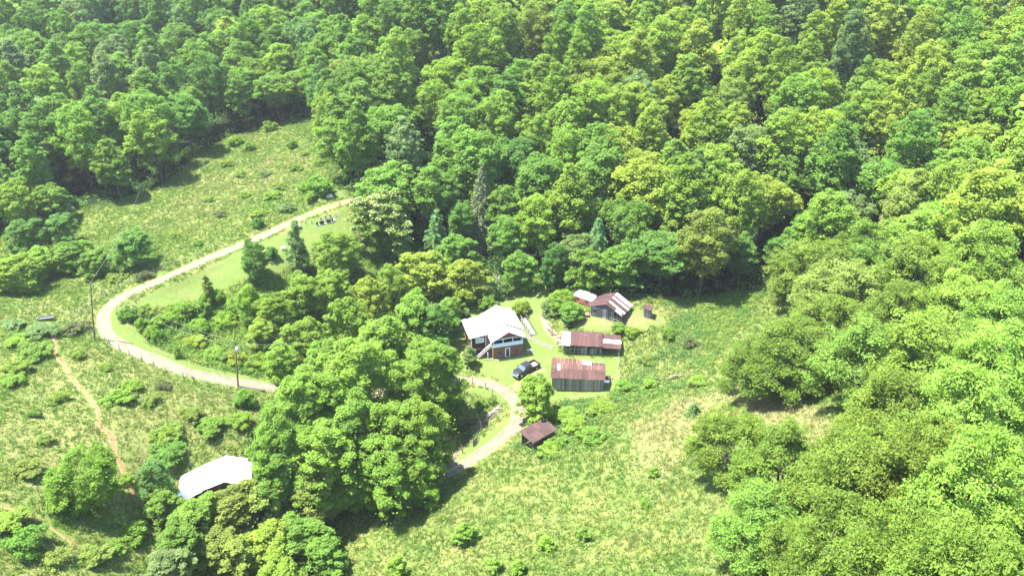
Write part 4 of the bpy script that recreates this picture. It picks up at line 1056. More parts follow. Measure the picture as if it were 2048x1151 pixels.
def profile(kind, h):
    """relative crown radius at relative height h"""
    if kind == 'dome':  return np.where(h > .42, np.sqrt(np.clip(1-((h-.42)/.58)**2, 0, 1)), .62+.38*np.clip(h/.42, 0, 1))
    if kind == 'poplar': return np.where(h > .3, (1-np.clip((h-.3)/.7, 0, 1)**2.3), .7+.3*h/.3)*.98+.02
    if kind == 'cone':  return np.clip(1-h, 0, 1)**.85*.95+.05
    if kind == 'egg':   return np.sqrt(np.clip(1-((h-.36)/.66)**2, 0, 1))
    if kind == 'ball':  return np.sqrt(np.clip(1-((h-.48)/.54)**2, 0.02, 1))
    if kind == 'flat':  return np.where(h > .5, np.clip(1-((h-.5)/.5)**3, 0, 1)**.5, .35+.65*h/.5)
def crown_points(r, R, H, kind, nclump, nleaf, z0=0.0, rc=.26, inner=.12, lump=.16, squash=.78, low=.0, shell=.05):
    """leaf centres, normals and a tone per bough, on overlapping boughs spread over an uneven envelope"""
    h = low+(1-low)*r.random(nclump*3)**.82
    keep = r.random(nclump*3) < (.25+.75*profile(kind, h)); h = h[keep][:nclump]; n = len(h)
    ph = np.arange(n)*2.39996+r.random(n)*.7
    a = r.random(6)*6.28
    lob = 1+lump*(np.sin(3*ph+a[0]+2*h)+.6*np.sin(5*ph+a[1]-3*h)+.5*np.sin(2*ph+a[2]))
    rad = profile(kind, h)*lob*R*(.52+.42*r.random(n)**.6)
    cc = np.stack([rad*np.cos(ph), rad*np.sin(ph), z0+h*H*(1+.05*np.sin(2*ph+a[3]))], -1)
    rcl = R*rc*(.65+.75*r.random(n))
    bt = r.normal(size=n)*.11
    per = np.maximum(3, (nleaf/n*(rcl/rcl.mean())**1.6)).astype(int)
    idx = np.repeat(np.arange(n), per)
    d = sphere(r, len(idx)); d[:, 2] = np.where(d[:, 2] < -.35, -d[:, 2]*.8, d[:, 2])
    out = unit(np.stack([np.cos(ph), np.sin(ph), .5+h*0], -1))[idx]
    d = unit(d+out*.35)
    c = cc[idx]+d*np.array([1, 1, squash])*rcl[idx][:, None]*(.34+.78*r.random(len(idx))**.7)[:, None]
    nr = d*.5+np.array([-.12, -.1, .85])+r.normal(size=d.shape)*.42
    tone = np.clip(.5+bt[idx]+r.normal(size=len(idx))*.2, 0, 1)
    ms = int(len(idx)*shell)                      # leaves between the boughs, all over the envelope
    hh = low+(1-low)*r.random(ms)**.85; pp = r.random(ms)*6.28
    lb = 1+lump*(np.sin(3*pp+a[0]+2*hh)+.6*np.sin(5*pp+a[1]-3*hh)+.5*np.sin(2*pp+a[2]))
    rr = profile(kind, hh)*lb*R*(.45+.55*r.random(ms)**.7)
    od = np.stack([np.cos(pp), np.sin(pp), .4+hh], -1)
    c = np.vstack([c, np.stack([rr*np.cos(pp), rr*np.sin(pp), z0+hh*H], -1)+r.normal(size=(ms, 3))*R*.05])
    nr = np.vstack([nr, od*.45+np.array([-.12, -.1, .8])+r.normal(size=(ms, 3))*.45]); tone = np.concatenate([tone, np.clip(.5+r.normal(size=ms)*.2, 0, 1)])
    m = int(len(idx)*inner)
    if m:
        hh = .05+.8*r.random(m); pp = r.random(m)*6.28; rr = profile(kind, hh)*R*.62*np.sqrt(r.random(m))
        c = np.vstack([c, np.stack([rr*np.cos(pp), rr*np.sin(pp), z0+hh*H], -1)]); nr = np.vstack([nr, sphere(r, m)+np.array([0, 0, .5])])
        tone = np.concatenate([tone, np.clip(r.normal(size=m)*.15+.4, 0, 1)])
    return c, nr, tone
def trunk_mesh(name, r, H, rad, mat, limbs=6, spread=3.0, top=.72, fork=False):
    m = MB(); k = 5
    bend = r.normal(size=2)*.25
    path = [(bend[0]*(i/k)**2, bend[1]*(i/k)**2, -1.0+(H*top+1.0)*i/k) for i in range(k+1)]
    m.tube(path, [rad*(1.25-.95*i/k) for i in range(k+1)], 7)
    for j in range(limbs):
        f = .35+.55*j/max(1, limbs); p = Vector(path[0]).lerp(Vector(path[-1]), f); a = j*2.4+r.random()
        e = p+Vector((math.cos(a)*spread*(1.1-f*.6), math.sin(a)*spread*(1.1-f*.6), H*.16+r.random()*H*.08))
        mid = p.lerp(e, .5)+Vector((0, 0, -.25))
        m.tube([p, mid, e], [rad*.45*(1.2-f), rad*.3*(1.2-f), rad*.1], 5)
    return m.mesh(name, M[mat])

VAR = {}
def make_variant(key, seed, R, H, kind, nclump, nleaf, size, mat='leaf', trunkH=None, rad=.28, bark='bark', z0f=.28, limbs=6, **kw):
    r = np.random.default_rng(seed)
    z0 = H*z0f
    c, n, tone = crown_points(r, R, H-z0, kind, nclump, nleaf, z0, **kw)
    c = c*np.array([R/np.percentile(np.hypot(c[:, 0], c[:, 1]), 97)]*2+[H/np.percentile(c[:, 2], 99.6)])
    cm = leaf_mesh('crown', r, c, n, size*(.7+.6*r.random(len(c))), mat, tone=tone)
    tm = trunk_mesh('trunk', r, H, rad, bark, limbs, R*.62)
    VAR.setdefault(key, []).append((cm, tm, R, H))
# forest trees (about 200-300 m away), nearer broadleaf trees, bushes
for i in range(7): make_variant('dome', 100+i, 5.6, 19, 'dome', 130, 12000, .46, rc=.165, lump=.22, shell=.13, z0f=.30)
for i in range(6): make_variant('poplar', 120+i, 4.7, 22, 'poplar', 135, 12000, .45, rc=.175, lump=.2, shell=.13, z0f=.28)
for i in range(3): make_variant('broad', 140+i, 6.6, 18, 'flat', 135, 12500, .47, rc=.15, lump=.22, shell=.13, z0f=.34)
for i in range(4): make_variant('fine', 160+i, 5.0, 18, 'egg', 140, 13000, .37, rc=.16, z0f=.26, lump=.24, shell=.12)
for i in range(4): make_variant('maple', 200+i, 5.2, 18, 'egg', 180, 27000, .33, rc=.17, z0f=.16, lump=.3, shell=.06, inner=.10)
for i in range(3): make_variant('small', 220+i, 3.6, 10, 'egg', 100, 9000, .34, rc=.2, z0f=.12, rad=.16, lump=.3, shell=.05)
for i in range(2): make_variant('cone', 240+i, 3.3, 10, 'poplar', 70, 8500, .33, rc=.24, z0f=.04, rad=.18)
for i in range(2): make_variant('arbor', 250+i, 3.0, 9.5, 'egg', 150, 13000, .26, rc=.17, z0f=.02, rad=.15, lump=.04, inner=.2)
for i in range(2): make_variant('topiary', 260+i, 2.6, 4.6, 'ball', 150, 9000, .22, rc=.17, z0f=.02, rad=.12, lump=.03, inner=.25, limbs=2)
for i in range(5): make_variant('bush', 300+i, 2.4, 2.4, 'dome', 60, 3000, .32, rc=.24, z0f=-.05, rad=.07, lump=.25, limbs=3, inner=.15)
for i in range(3): make_variant('ragged', 320+i, 2.2, 2.6, 'flat', 40, 1700, .28, rc=.24, z0f=-.02, rad=.06, lump=.3, limbs=5, inner=.1)
for i in range(3): make_variant('sapling', 340+i, 1.4, 3.6, 'poplar', 30, 1500, .30, rc=.3, z0f=.03, rad=.05, lump=.25, limbs=4)
for i in range(2): make_variant('airy', 360+i, 2.2, 11, 'cone', 45, 3200, .34, rc=.3, z0f=.12, rad=.13, lump=.3, limbs=8, bark='bark_pale')
for i in range(2): make_variant('walnut', 370+i, 5.2, 8.5, 'ball', 150, 15000, .34, rc=.17, z0f=.08, rad=.25, lump=.12)

def conifer(key, seed, R, H, mat='needle', droop=.5, whorls=24, sparse=1.0, size=.32):
    r = np.random.default_rng(seed); cs = []; ns = []; ss = []
    for w in range(whorls):
        f = w/whorls; z = H*(.06+.92*f); br = R*(1-f)**.8+.2
        for b in range(8):
            a = b*.785+w*.6+r.random()*.4; L = br*(.75+.4*r.random()); m = int(L*26*sparse)+6
            t_ = r.random(m)**.8; side = r.normal(size=m)*.16*L*(1-t_*.6)
            x = t_*L; zz = z-droop*L*t_**1.4+.12*L*np.sin(t_*3.1)-np.abs(r.normal(size=m))*.22
            cs.append(np.stack([x*math.cos(a)-side*math.sin(a), x*math.sin(a)+side*math.cos(a), zz], -1))
            ns.append(np.stack([np.full(m, math.cos(a)*.4), np.full(m, math.sin(a)*.4), np.full(m, .8)], -1)+r.normal(size=(m, 3))*.4)
    c = np.vstack(cs); n = np.vstack(ns)
    cm = leaf_mesh('crown', r, c, n, size*(.7+.7*r.random(len(c))), mat, aspect=.42)
    m = MB(); m.tube([(0, 0, -.8), (0, 0, H*.5), (0, 0, H)], [.3, .18, .03], 7)
    for w in range(0, whorls, 2):
        f = w/whorls
        for b in range(4):
            a = b*1.57+w*.6; L = (R*(1-f)**.8)*.9; z = H*(.06+.92*f)
            m.tube([(0, 0, z), (L*.5*math.cos(a), L*.5*math.sin(a), z-droop*L*.3), (L*math.cos(a), L*math.sin(a), z-droop*L*.95)], [.06, .04, .015], 4, False)
    VAR.setdefault(key, []).append((cm, m.mesh('trunk', M['bark_pale']), R, H))
conifer('spruce', 400, 3.6, 20, droop=.75, whorls=28, sparse=1.2, size=.36)
conifer('fir', 401, 4.2, 13, droop=.3, whorls=20, sparse=1.3, size=.34)
conifer('pine', 402, 5.0, 15, droop=.05, whorls=9, sparse=2.2, size=.40)
conifer('firlet', 403, 1.1, 2.6, droop=.1, whorls=10, sparse=2.5, size=.22)

def oak(key, seed, R, H):
    """spreading oak near the camera: limbs forked out to leafy sprays"""
    r = np.random.default_rng(seed); m = MB(); tips = []
    def grow(p, d, L, rad, lev):
        q = p+d*L; mid = p.lerp(q, .5)+Vector(r.normal(size=3)*L*.07)
        m.tube([p, mid, q], [rad, rad*.82, rad*.62], 7 if lev < 2 else 5, False)
        if lev >= 1: tips.append((q, lev)); tips.append((mid, lev))
        if lev == 4: return
        for k in range(3 if lev < 3 else 2):
            a = r.random()*6.28; sp = .62+.3*r.random()
            u = d.cross(Vector((0.3, 0.2, 1))).normalized(); v = d.cross(u)
            nd = (d+(u*math.cos(a)+v*math.sin(a))*sp+Vector((0, 0, .10))).normalized()
            o2 = (Vector((q.x, q.y, 0))/R*.25)
            grow(q, (nd+o2).normalized(), L*(.66+.14*r.random()), rad*.6, lev+1)
    base = Vector((0, 0, -1)); topv = Vector((.2, .1, H*.26))
    m.tube([base, base.lerp(topv, .5), topv], [.48, .38, .34], 9)
    nb = 6
    for k in range(nb):
        a = k*6.283/nb+r.random()*.5; e = .12+.85*r.random()
        grow(topv-Vector((0, 0, r.random()*1.5)), Vector((math.cos(a), math.sin(a), e)).normalized(), R*.36, .20, 0)
    grow(topv, Vector((.1, 0, 1)), H*.2, .22, 0)
    tp = np.array([tuple(t[0]) for t in tips]); n = len(tp)
    sc = np.array([R/np.percentile(np.hypot(tp[:, 0], tp[:, 1]), 94)]*2+[1.0])
    zf = (H-1.0)/tp[:, 2].max()
    rcl = .75+.55*r.random(n)
    idx = np.repeat(np.arange(n), (26*rcl**1.5).astype(int))
    d = sphere(r, len(idx)); d[:, 2] = np.abs(d[:, 2])*.8-.25
    c = tp[idx]+d*np.array([1, 1, .8])*rcl[idx][:, None]*(.3+.75*r.random(len(idx))**.6)[:, None]
    nr = d*.5+np.array([0, 0, .8])+r.normal(size=d.shape)*.5
    tone = np.clip(.5+(r.normal(size=n)*.14)[idx]+r.normal(size=len(idx))*.2, 0, 1)
    c2, n2, t2 = crown_points(r, R*.93, H*.74, 'dome', 70, 4500, H*.2, rc=.15, lump=.2)
    c2 = c2/np.array([R/np.percentile(np.hypot(tp[:, 0], tp[:, 1]), 94)]*2+[(H-1.0)/tp[:, 2].max()])
    c = np.vstack([c, c2]); nr = np.vstack([nr, n2]); tone = np.concatenate([tone, t2])
    vs = leaf_arrays(r, c, nr, .42*(.6+.8*r.random(len(c))), .42, .12)
    mtx = np.array([sc[0], sc[1], zf])
    cen = vs.mean(1, keepdims=True); vs = (vs-cen)+cen*mtx
    cm = np_mesh('crown', vs.reshape(-1, 3), np.arange(len(c)*4).reshape(-1, 4), M['leaf_gloss'], {'tone': ('FACE', tone)})
    m.v = [(x*mtx[0], y*mtx[1], z*mtx[2] if z > 0 else z) for x, y, z in m.v]
    VAR.setdefault(key, []).append((cm, m.mesh('trunk', M['bark_pale']), R, H))
for i in range(4): oak('oak', 500+i, 7.2, 15)
print('oak leaves', [len(v[0].polygons) for v in VAR['oak']])

# ------------------------------------------------------------------ colours of foliage (real reflectances)
TONES = {  # word: base colour
 'yellow-green': (.160, .225, .036), 'bright green': (.128, .212, .034), 'mid green': (.102, .186, .034),
 'deep green': (.076, .156, .034), 'blue-green': (.076, .152, .046), 'golden green': (.098, .152, .024), 'olive': (.132, .182, .040), 'grey-green': (.112, .172, .062),
 'dark green': (.060, .128, .032), 'dull brown-green': (.085, .108, .048)}
def tone_col(w, j=.10):
    c = np.array(TONES[w])*np.array([1.24, 1.18, 1.12])*(1+random.uniform(-j, j)); c[0] *= 1+random.uniform(-.08, .08)
    return (*[float(v) for v in c], 1.0)

TREES = []      # (x, y, R, top pixel) of everything planted by hand, so the wood keeps clear of it
PLANTED = []    # records for labels
def plant(name, kind, loc, H, R, tone, label=None, cat='tree', group=None, rot=None, var=None, zs=None):
    v = VAR[kind][random.randrange(len(VAR[kind])) if var is None else var % len(VAR[kind])]
    root = thing(name, label, cat, loc, random.uniform(0, 6.28) if rot is None else rot, group)
    sr = R/v[2]; sz = H/v[3]; wx, wy = random.uniform(.87, 1.13), random.uniform(.87, 1.13)
    root.rotation_euler[0], root.rotation_euler[1] = random.uniform(-.06, .06), random.uniform(-.06, .06)
    for nm, me in (('trunk', v[1]), ('crown', v[0])):
        o = link_mesh(nm, me, root)
        o.scale = (sr*wx, sr*wy, sz) if nm == 'crown' else (sr, sr, sz)
        o.color = tone_col(tone) if nm == 'crown' else (1, 1, 1, 1)
    TREES.append((loc[0], loc[1], R))
    return root
def by_top(px, py, H):
    """foot of a tree H metres tall whose top is seen at this place of the photo"""
    return P(px, py, H)
# ------------------------------------------------------------------ trees and shrubs that can be told apart
# (kind, top px, top py, height, radius, tone, name, label)
BIG = [
 # the clump of tall maples in the middle foreground
 ('maple',705,682,19,6.8,'bright green','maple_tree','tallest maple at the back middle of the clump below the road'),
 ('maple',846,690,17,6.0,'bright green','maple_tree','right back maple of the clump, its edge over the farm track'),
 ('maple',612,748,17,6.3,'bright green','maple_tree','left back maple of the clump where the gravel road disappears'),
 ('maple',548,822,16,5.9,'bright green','maple_tree','leftmost front maple of the clump, beside the lower white roof'),
 ('maple',705,795,19,7.1,'bright green','maple_tree','middle maple in the second row of the big clump'),
 ('maple',774,800,18,6.1,'bright green','maple_tree','right middle maple of the big clump above the dark creek'),
 ('maple',846,800,17,5.4,'bright green','maple_tree','rightmost maple of the big clump, nearest the picket gate'),
 ('maple',640,860,17,6.3,'bright green','maple_tree','front left maple of the big clump above the creek'),
 ('maple',755,880,15,5.9,'bright green','maple_tree','front middle maple of the big clump hanging over the dark creek'),
 ('maple',824,892,12,4.7,'bright green','maple_tree','lowest front right maple of the big clump at the field edge'),
 ('maple',560,905,13,5.4,'mid green','maple_tree','maple just right of the lower white roof'),
 ('maple',628,930,12,5.4,'olive','maple_tree','domed olive tree at the bottom edge of the big clump'),
 # thicket of the bottom left
 ('small',525,966,9,4.8,'olive','creek_tree','olive creek tree just below the lower white roof gable'),
 ('small',455,984,7.8,4.6,'olive','creek_tree','olive creek tree in front of the lower white roof, center'),
 ('small',385,1004,6.8,4.1,'bright green','creek_tree','bright green creek tree under the left corner of the lower white roof'),
 ('small',600,1040,9,4.8,'mid green','creek_tree','green creek tree at the left of the dark creek opening'),
 ('small',520,1060,8,4.8,'yellow-green','creek_tree','yellow-green creek tree in the middle of the bottom thicket'),
 ('small',440,1070,7,4.8,'olive','creek_tree','broad olive creek tree at the bottom edge, left middle of the thicket'),
 ('small',350,1050,6,3.9,'mid green','creek_tree','small green creek tree at the left end of the bottom thicket'),
 ('small',640,1085,7,3.7,'mid green','creek_tree','green creek tree lowest beside the field'),
 ('small',330,1110,5,3.7,'grey-green','creek_tree','grey-green shrubby tree at the bottom edge left of the thicket'),
 ('small',555,1120,7,4.1,'bright green','creek_tree','bright green creek tree cut by the bottom edge of the photo'),
 ('walnut',154,914,8.8,4.9,'bright green','walnut_tree','solitary round bright green tree on the hillside beside the dirt trail'),
 ('cone',302,922,8.5,3.1,'blue-green','hillside_tree','blue-green tree between the dirt trail and the lower white roof'),
 ('small',318,985,5.5,3.2,'mid green','hillside_tree','small green tree at the left eave of the lower white roof'),
 # copse between the road and the porch house
 ('cone',491,567,9.5,2.7,'bright green','young_tree','slender young tree standing alone right above the transformer pole'),
 ('small',545,590,9,4.3,'bright green','copse_tree','first copse tree right of the slender young tree'),
 ('small',603,548,11,4.8,'bright green','copse_tree','copse tree below the thin tree of the knoll'),
 ('small',655,545,11,4.6,'bright green','copse_tree','bright copse tree below the left side of the blossoming chestnut'),
 ('small',603,640,11,4.8,'bright green','copse_tree','low copse tree at the left, above the big maple clump'),
 ('small',690,596,13,5.3,'bright green','copse_tree','large copse tree in the middle of the copse'),
 ('small',648,690,10,4.6,'bright green','copse_tree','copse tree touching the tallest maple on its left'),
 ('small',735,556,12,5.1,'yellow-green','copse_tree','yellow-green copse tree below the blossoming chestnut'),
 ('small',760,636,13,5.3,'bright green','copse_tree','copse tree in the lower middle, left of the porch house woods edge'),
 ('small',822,590,12,5.3,'bright green','copse_tree','copse tree left of the porch house below the yellow tree'),
 ('small',868,612,10,4.4,'deep green','copse_tree','deep green copse tree against the left wall of the porch house'),
 ('small',848,676,9,3.9,'mid green','copse_tree','copse tree at the lower left of the porch house lawn'),
 ('small',560,690,9,4.1,'bright green','copse_tree','copse tree on the left edge above the end of the gravel road'),
 ('small',898,596,7,3.4,'mid green','copse_tree','small tree right behind the back corner of the porch house roof'),
 ('small',520,640,6,3.7,'yellow-green','copse_tree','yellow-green low tree right of the slender young tree'),
 ('small',850,505,11,5.3,'yellow-green','locust_tree','larger pale yellow-green tree behind the copse'),
 ('small',930,518,10,4.8,'yellow-green','locust_tree','pale yellow-green tree between the copse and the grey bush'),
 ('cone',785,530,10,3.6,'bright green','copse_tree','pointed bright green tree at the foot of the blossoming chestnut'),
 ('maple',665,463,12,5.4,'bright green','copse_tree','rounded tree below the headstones, left of the blossoming chestnut'),
 # knoll
 ('cone',505,478,9.5,3.5,'deep green','knoll_tree','dark conical tree beside the upper road on the knoll'),
 ('airy',581,440,12,2.5,'grey-green','thin_tree','thin see-through tree left of the headstones'),
 ('airy',603,488,7,2.2,'blue-green','thin_tree','second sparse tree right beside the thin tree on the knoll'),
 ('bush',541,494,2.6,1.6,'deep green','lone_bush','dark round bush on the knoll lawn left of the thin tree'),
 # left edge
 ('small',258,462,8.5,4.8,'deep green','meadow_tree','dark tree at the meadow edge above the road bend'),
 ('small',190,500,6,4.1,'mid green','meadow_tree','low tree left of the dark meadow edge tree'),
 ('small',135,486,7,4.4,'mid green','meadow_tree','second low tree left of the dark meadow edge tree'),
 ('small',70,500,7,4.8,'bright green','meadow_tree','bright low tree near the left edge above the trough'),
 ('small',15,515,8,5.1,'bright green','meadow_tree','bright low tree cut by the left edge above the trough'),
 ('dome',22,362,14,5.4,'bright green','meadow_tree','bright round tree at the left edge of the meadow'),
 ('small',92,372,10,4.8,'mid green','meadow_tree','round tree right of the bright one at the left edge of the meadow'),
 ('small',112,430,8,4.1,'deep green','meadow_tree','dark small tree below the round ones at the left end of the meadow'),
 ('small',40,440,9,4.6,'deep green','meadow_tree','dark small tree at the left photo edge beside the meadow'),
 # around the yard
 ('arbor',1112,488,10.2,3.4,'dark green','arborvitae','tall egg shaped dark evergreen behind the yard lawn'),
 ('topiary',1124,582,4.6,2.7,'bright green','clipped_shrub','larger clipped round shrub below the tall egg shaped evergreen'),
 ('topiary',1145,607,3.9,2.5,'mid green','clipped_shrub','clipped round shrub lowest on the yard bank'),
 ('topiary',1100,600,2.6,1.9,'grey-green','clipped_shrub','loose grey-green shrub on the bank left of the clipped ones'),
 ('bush',1041,603,3.2,2.2,'yellow-green','house_bush','bright round bush at the back right corner of the porch house'),
 ('sapling',938,693,4.4,1.6,'grey-green','stair_tree','small grey-green tree at the foot of the porch steps'),
 ('small',1073,756,9.3,3.4,'bright green','track_tree','upright bright tree where the farm track turns above the shelter'),
 ('bush',1222,600,2.6,1.3,'deep green','barn_vine','green vine bush climbing the front of the striped barn'),
 ('ragged',992,560,4.2,2.9,'grey-green','grey_bush','pale twiggy grey bush at the back of the porch house lawn'),
 # front row of the wood
 ('dome',868,330,17,5.2,'mid green','forest_tree','green wood edge tree above the right shoulder of the blossoming chestnut'),
 ('pine',868,408,13,4.2,'blue-green','pine_tree','layered blue-green pine right of the blossoming chestnut'),
 ('dome',905,345,15,4.6,'deep green','forest_tree','rounded deep green tree just left of the bare-topped spruce'),
 ('spruce',960,322,21,4.6,'dull brown-green','spruce_tree','tall half bare brownish spruce in front of the wood'),
 ('dome',922,405,12,4.0,'deep green','forest_tree','dark tree tucked against the left side of the brownish spruce'),
 ('dome',1003,372,15,4.6,'mid green','forest_tree','tree rising just behind the right side of the brownish spruce'),
 ('dome',1018,432,13,4.6,'mid green','forest_tree','round tree right of the foot of the brownish spruce'),
 ('dome',1078,390,17,5.2,'bright green','forest_tree','bright wood edge tree behind the egg shaped evergreen'),
 ('small',912,470,10,4.4,'mid green','forest_tree','small wood edge tree left of the foot of the brownish spruce'),
 ('small',1040,505,9,4.4,'mid green','forest_tree','low wood edge tree over the back of the yard lawn'),
 ('fir',1197,430,15,4.6,'blue-green','fir_tree','pointed blue-green fir behind the camper trailer'),
 ('small',1180,500,10,4.8,'mid green','forest_tree','leafy low tree behind the white camper top'),
 ('small',1150,470,11,4.6,'grey-green','forest_tree','grey-green tree left of the pointed fir'),
 ('broad',1330,470,13,7.2,'deep green','forest_tree','broad spreading dark tree over the outhouse'),
 ('small',1245,495,10,5.1,'mid green','forest_tree','leafy tree directly behind the striped barn'),
 ('broad',1260,400,17,6.0,'mid green','forest_tree','spreading tree above the right end of the striped barn'),
 ('poplar',1450,325,22,5.6,'bright green','forest_tree','tall bright poplar left of the dark gully'),
 ('poplar',1395,300,22,5.4,'blue-green','forest_tree','tall blue-green poplar, second left of the dark gully'),
 ('dome',1355,345,19,5.6,'mid green','forest_tree','round tall tree above the broad spreading dark tree'),
 ('dome',1430,430,15,5.0,'deep green','forest_tree','deep green tree right of the broad spreading dark tree'),
 ('dome',1492,470,12,4.2,'deep green','forest_tree','deep green tree at the lower mouth of the dark gully'),
 ('dome',1620,428,13,5.0,'mid green','forest_tree','round tree at the right lip of the dark gully'),
 ('broad',1700,385,16,6.0,'grey-green','forest_tree','pale grey-green broad tree right of the dark gully'),
 ('dome',1560,470,9,3.6,'deep green','forest_tree','low dark tree deep in the gully mouth'),
]
for kind, px, py, h, r_, tone, nm, lb in BIG:
    grp = {'maple_tree': 'maples of the middle clump', 'copse_tree': 'copse trees beside the porch house', 'creek_tree': 'creekside thicket trees', 'forest_tree': 'forest trees', 'meadow_tree': 'trees at the left edge of the meadow'}.get(nm)
    cat = 'bush' if ('bush' in nm or 'shrub' in nm or 'vine' in nm) else 'tree'
    plant(nm, kind, by_top(px, py, h), h, r_, tone, lb, cat, grp)

# the blossoming chestnut: cream catkins standing on the outermost leaves of its own crown
r = np.random.default_rng(77)
cR, cH = 7.6, 16.0
ct = plant('chestnut_tree', 'maple', by_top(757, 385, cH), cH, cR, 'mid green', 'big round chestnut covered in cream blossom below the graveyard', 'tree', var=0)
src = VAR['maple'][0][0]; q = np.empty(len(src.vertices)*3, np.float32); src.vertices.foreach_get('co', q); q = q.reshape(-1, 4, 3).mean(1)
ctr = np.array([0, 0, q[:, 2].max()*.45]); dv = q-ctr; ln = np.linalg.norm(dv/np.array([5.2, 5.2, 9.5]), axis=1)
k = np.where((ln > .72) & (q[:, 2] > 4.5))[0]; k = r.choice(k, min(3000, len(k)), replace=False)
bm_ = leaf_mesh('blossom', r, q[k]+unit(dv[k])*.12, dv[k]*.1+np.array([0, 0, .7])+r.normal(size=(len(k), 3))*.4, .31*(.6+.7*r.random(len(k))), 'blossom')
bo = link_mesh('blossom', bm_, ct); bo['kind'] = 'stuff'
bo.scale = [o for o in ct.children if o.name.startswith('crown')][0].scale

# bare limbs showing at the wood edge
for k, (px, py, h, lb) in enumerate([(1312, 400, 9, 'bare pale forked snag at the wood edge above the outhouse'), (1365, 440, 8, 'bare pale branched snag right of the forked one at the wood edge'), (992, 548, 5, 'leafless twigs standing out of the pale grey bush')]):
    b = P(px, py, h); m = MB(); rr = np.random.default_rng(600+k)
    m.tube([(0, 0, -.5), (.2, .1, h*.5), (.1, -.2, h)], [.2, .13, .04], 6)
    for j in range(9):
        z = h*(.3+.07*j); a = j*2.2; L = 1.6*(1-j/14)
        m.tube([(.15, 0, z), (.15+L*.5*math.cos(a), L*.5*math.sin(a), z+.4), (.15+L*math.cos(a), L*math.sin(a), z+.9)], [.09, .06, .02], 5)
    o = m.build('dead_snag', M['dead_wood']); o.location = b; tag(o, lb, 'dead tree', 'bare snags')

# oaks on the near slope at the right
OAKS = [
 (1725,446,14,7.0,'golden green','olive oak behind the farthest one, against the pale grey-green tree'),
 (1780,440,15,7.2,'mid green','green oak at the upper edge of the near slope, left of the glossy bright one'),
 (1900,400,16,7.2,'bright green','bright oak at the upper edge of the near slope, under the right forest'),
 (2052,560,15,7.2,'bright green','bright oak at the right photo edge, halfway up the near slope'),
 (2040,350,16,7.2,'bright green','bright oak highest at the right edge of the near slope'),
 (1660,590,13,6.6,'golden green','olive oak left of the middle of the near slope, over the spreading one'),
 (1820,560,15,6.6,'golden green','yellow-green oak just right of the second olive oak'),
 (1950,540,16,6.6,'bright green','glossy bright oak just below the upper right edge oaks'),
 (1830,740,15,6.4,'golden green','olive oak right of the dry grass gap'),
 (1960,740,16,6.4,'bright green','glossy bright oak lower right, above the reddish tipped one'),
 (1535,672,12,5.6,'golden green','olive oak whose left edge hangs over the weedy field above the dry gap'),
 (1635,472,15,7.6,'golden green','olive oak farthest from the camera on the near slope, over the weedy field'),
 (1700,520,15,7.6,'olive','olive oak second from the top of the near slope'),
 (1850,470,16,7.6,'golden green','yellow-green oak on the near slope below the right forest'),
 (1990,440,17,7.2,'bright green','glossy bright oak at the right edge, upper of the near slope'),
 (1600,640,14,7.0,'golden green','spreading oak whose grey limbs show above the dry grass gap'),
 (1760,640,15,6.6,'mid green','oak in the middle of the near slope'),
 (1900,620,16,7.0,'bright green','bright glossy oak right of the middle of the near slope'),
 (2030,640,16,6.6,'bright green','bright glossy oak cut by the right edge of the photo'),
 (1470,812,12,5.2,'golden green','small olive oak standing out lowest left into the field'),
 (1590,860,13,6.0,'golden green','olive oak right beside the small one in the field'),
 (1740,850,15,6.2,'golden green','yellow-green oak below the dry grass gap'),
 (1890,830,16,6.4,'golden green','reddish tipped yellow-green oak at the lower right'),
 (2020,860,16,6.0,'bright green','bright oak at the lower right edge of the photo'),
 (1540,985,11,5.0,'mid green','green oak at the bottom left of the oak slope'),
 (1680,1000,13,5.6,'golden green','yellow-green oak at the bottom of the photo, second from the left'),
 (1830,1010,15,5.6,'golden green','yellow-green oak at the bottom of the photo, nearest the right corner'),
 (1980,1030,16,5.6,'golden green','yellow-green oak filling the bottom right corner'),
]
for k, (px, py, h, r_, tone, lb) in enumerate(OAKS):
    plant('oak_tree', 'oak', by_top(px, py, h), h, r_, tone, lb, 'tree', 'oaks on the near slope', var=k)

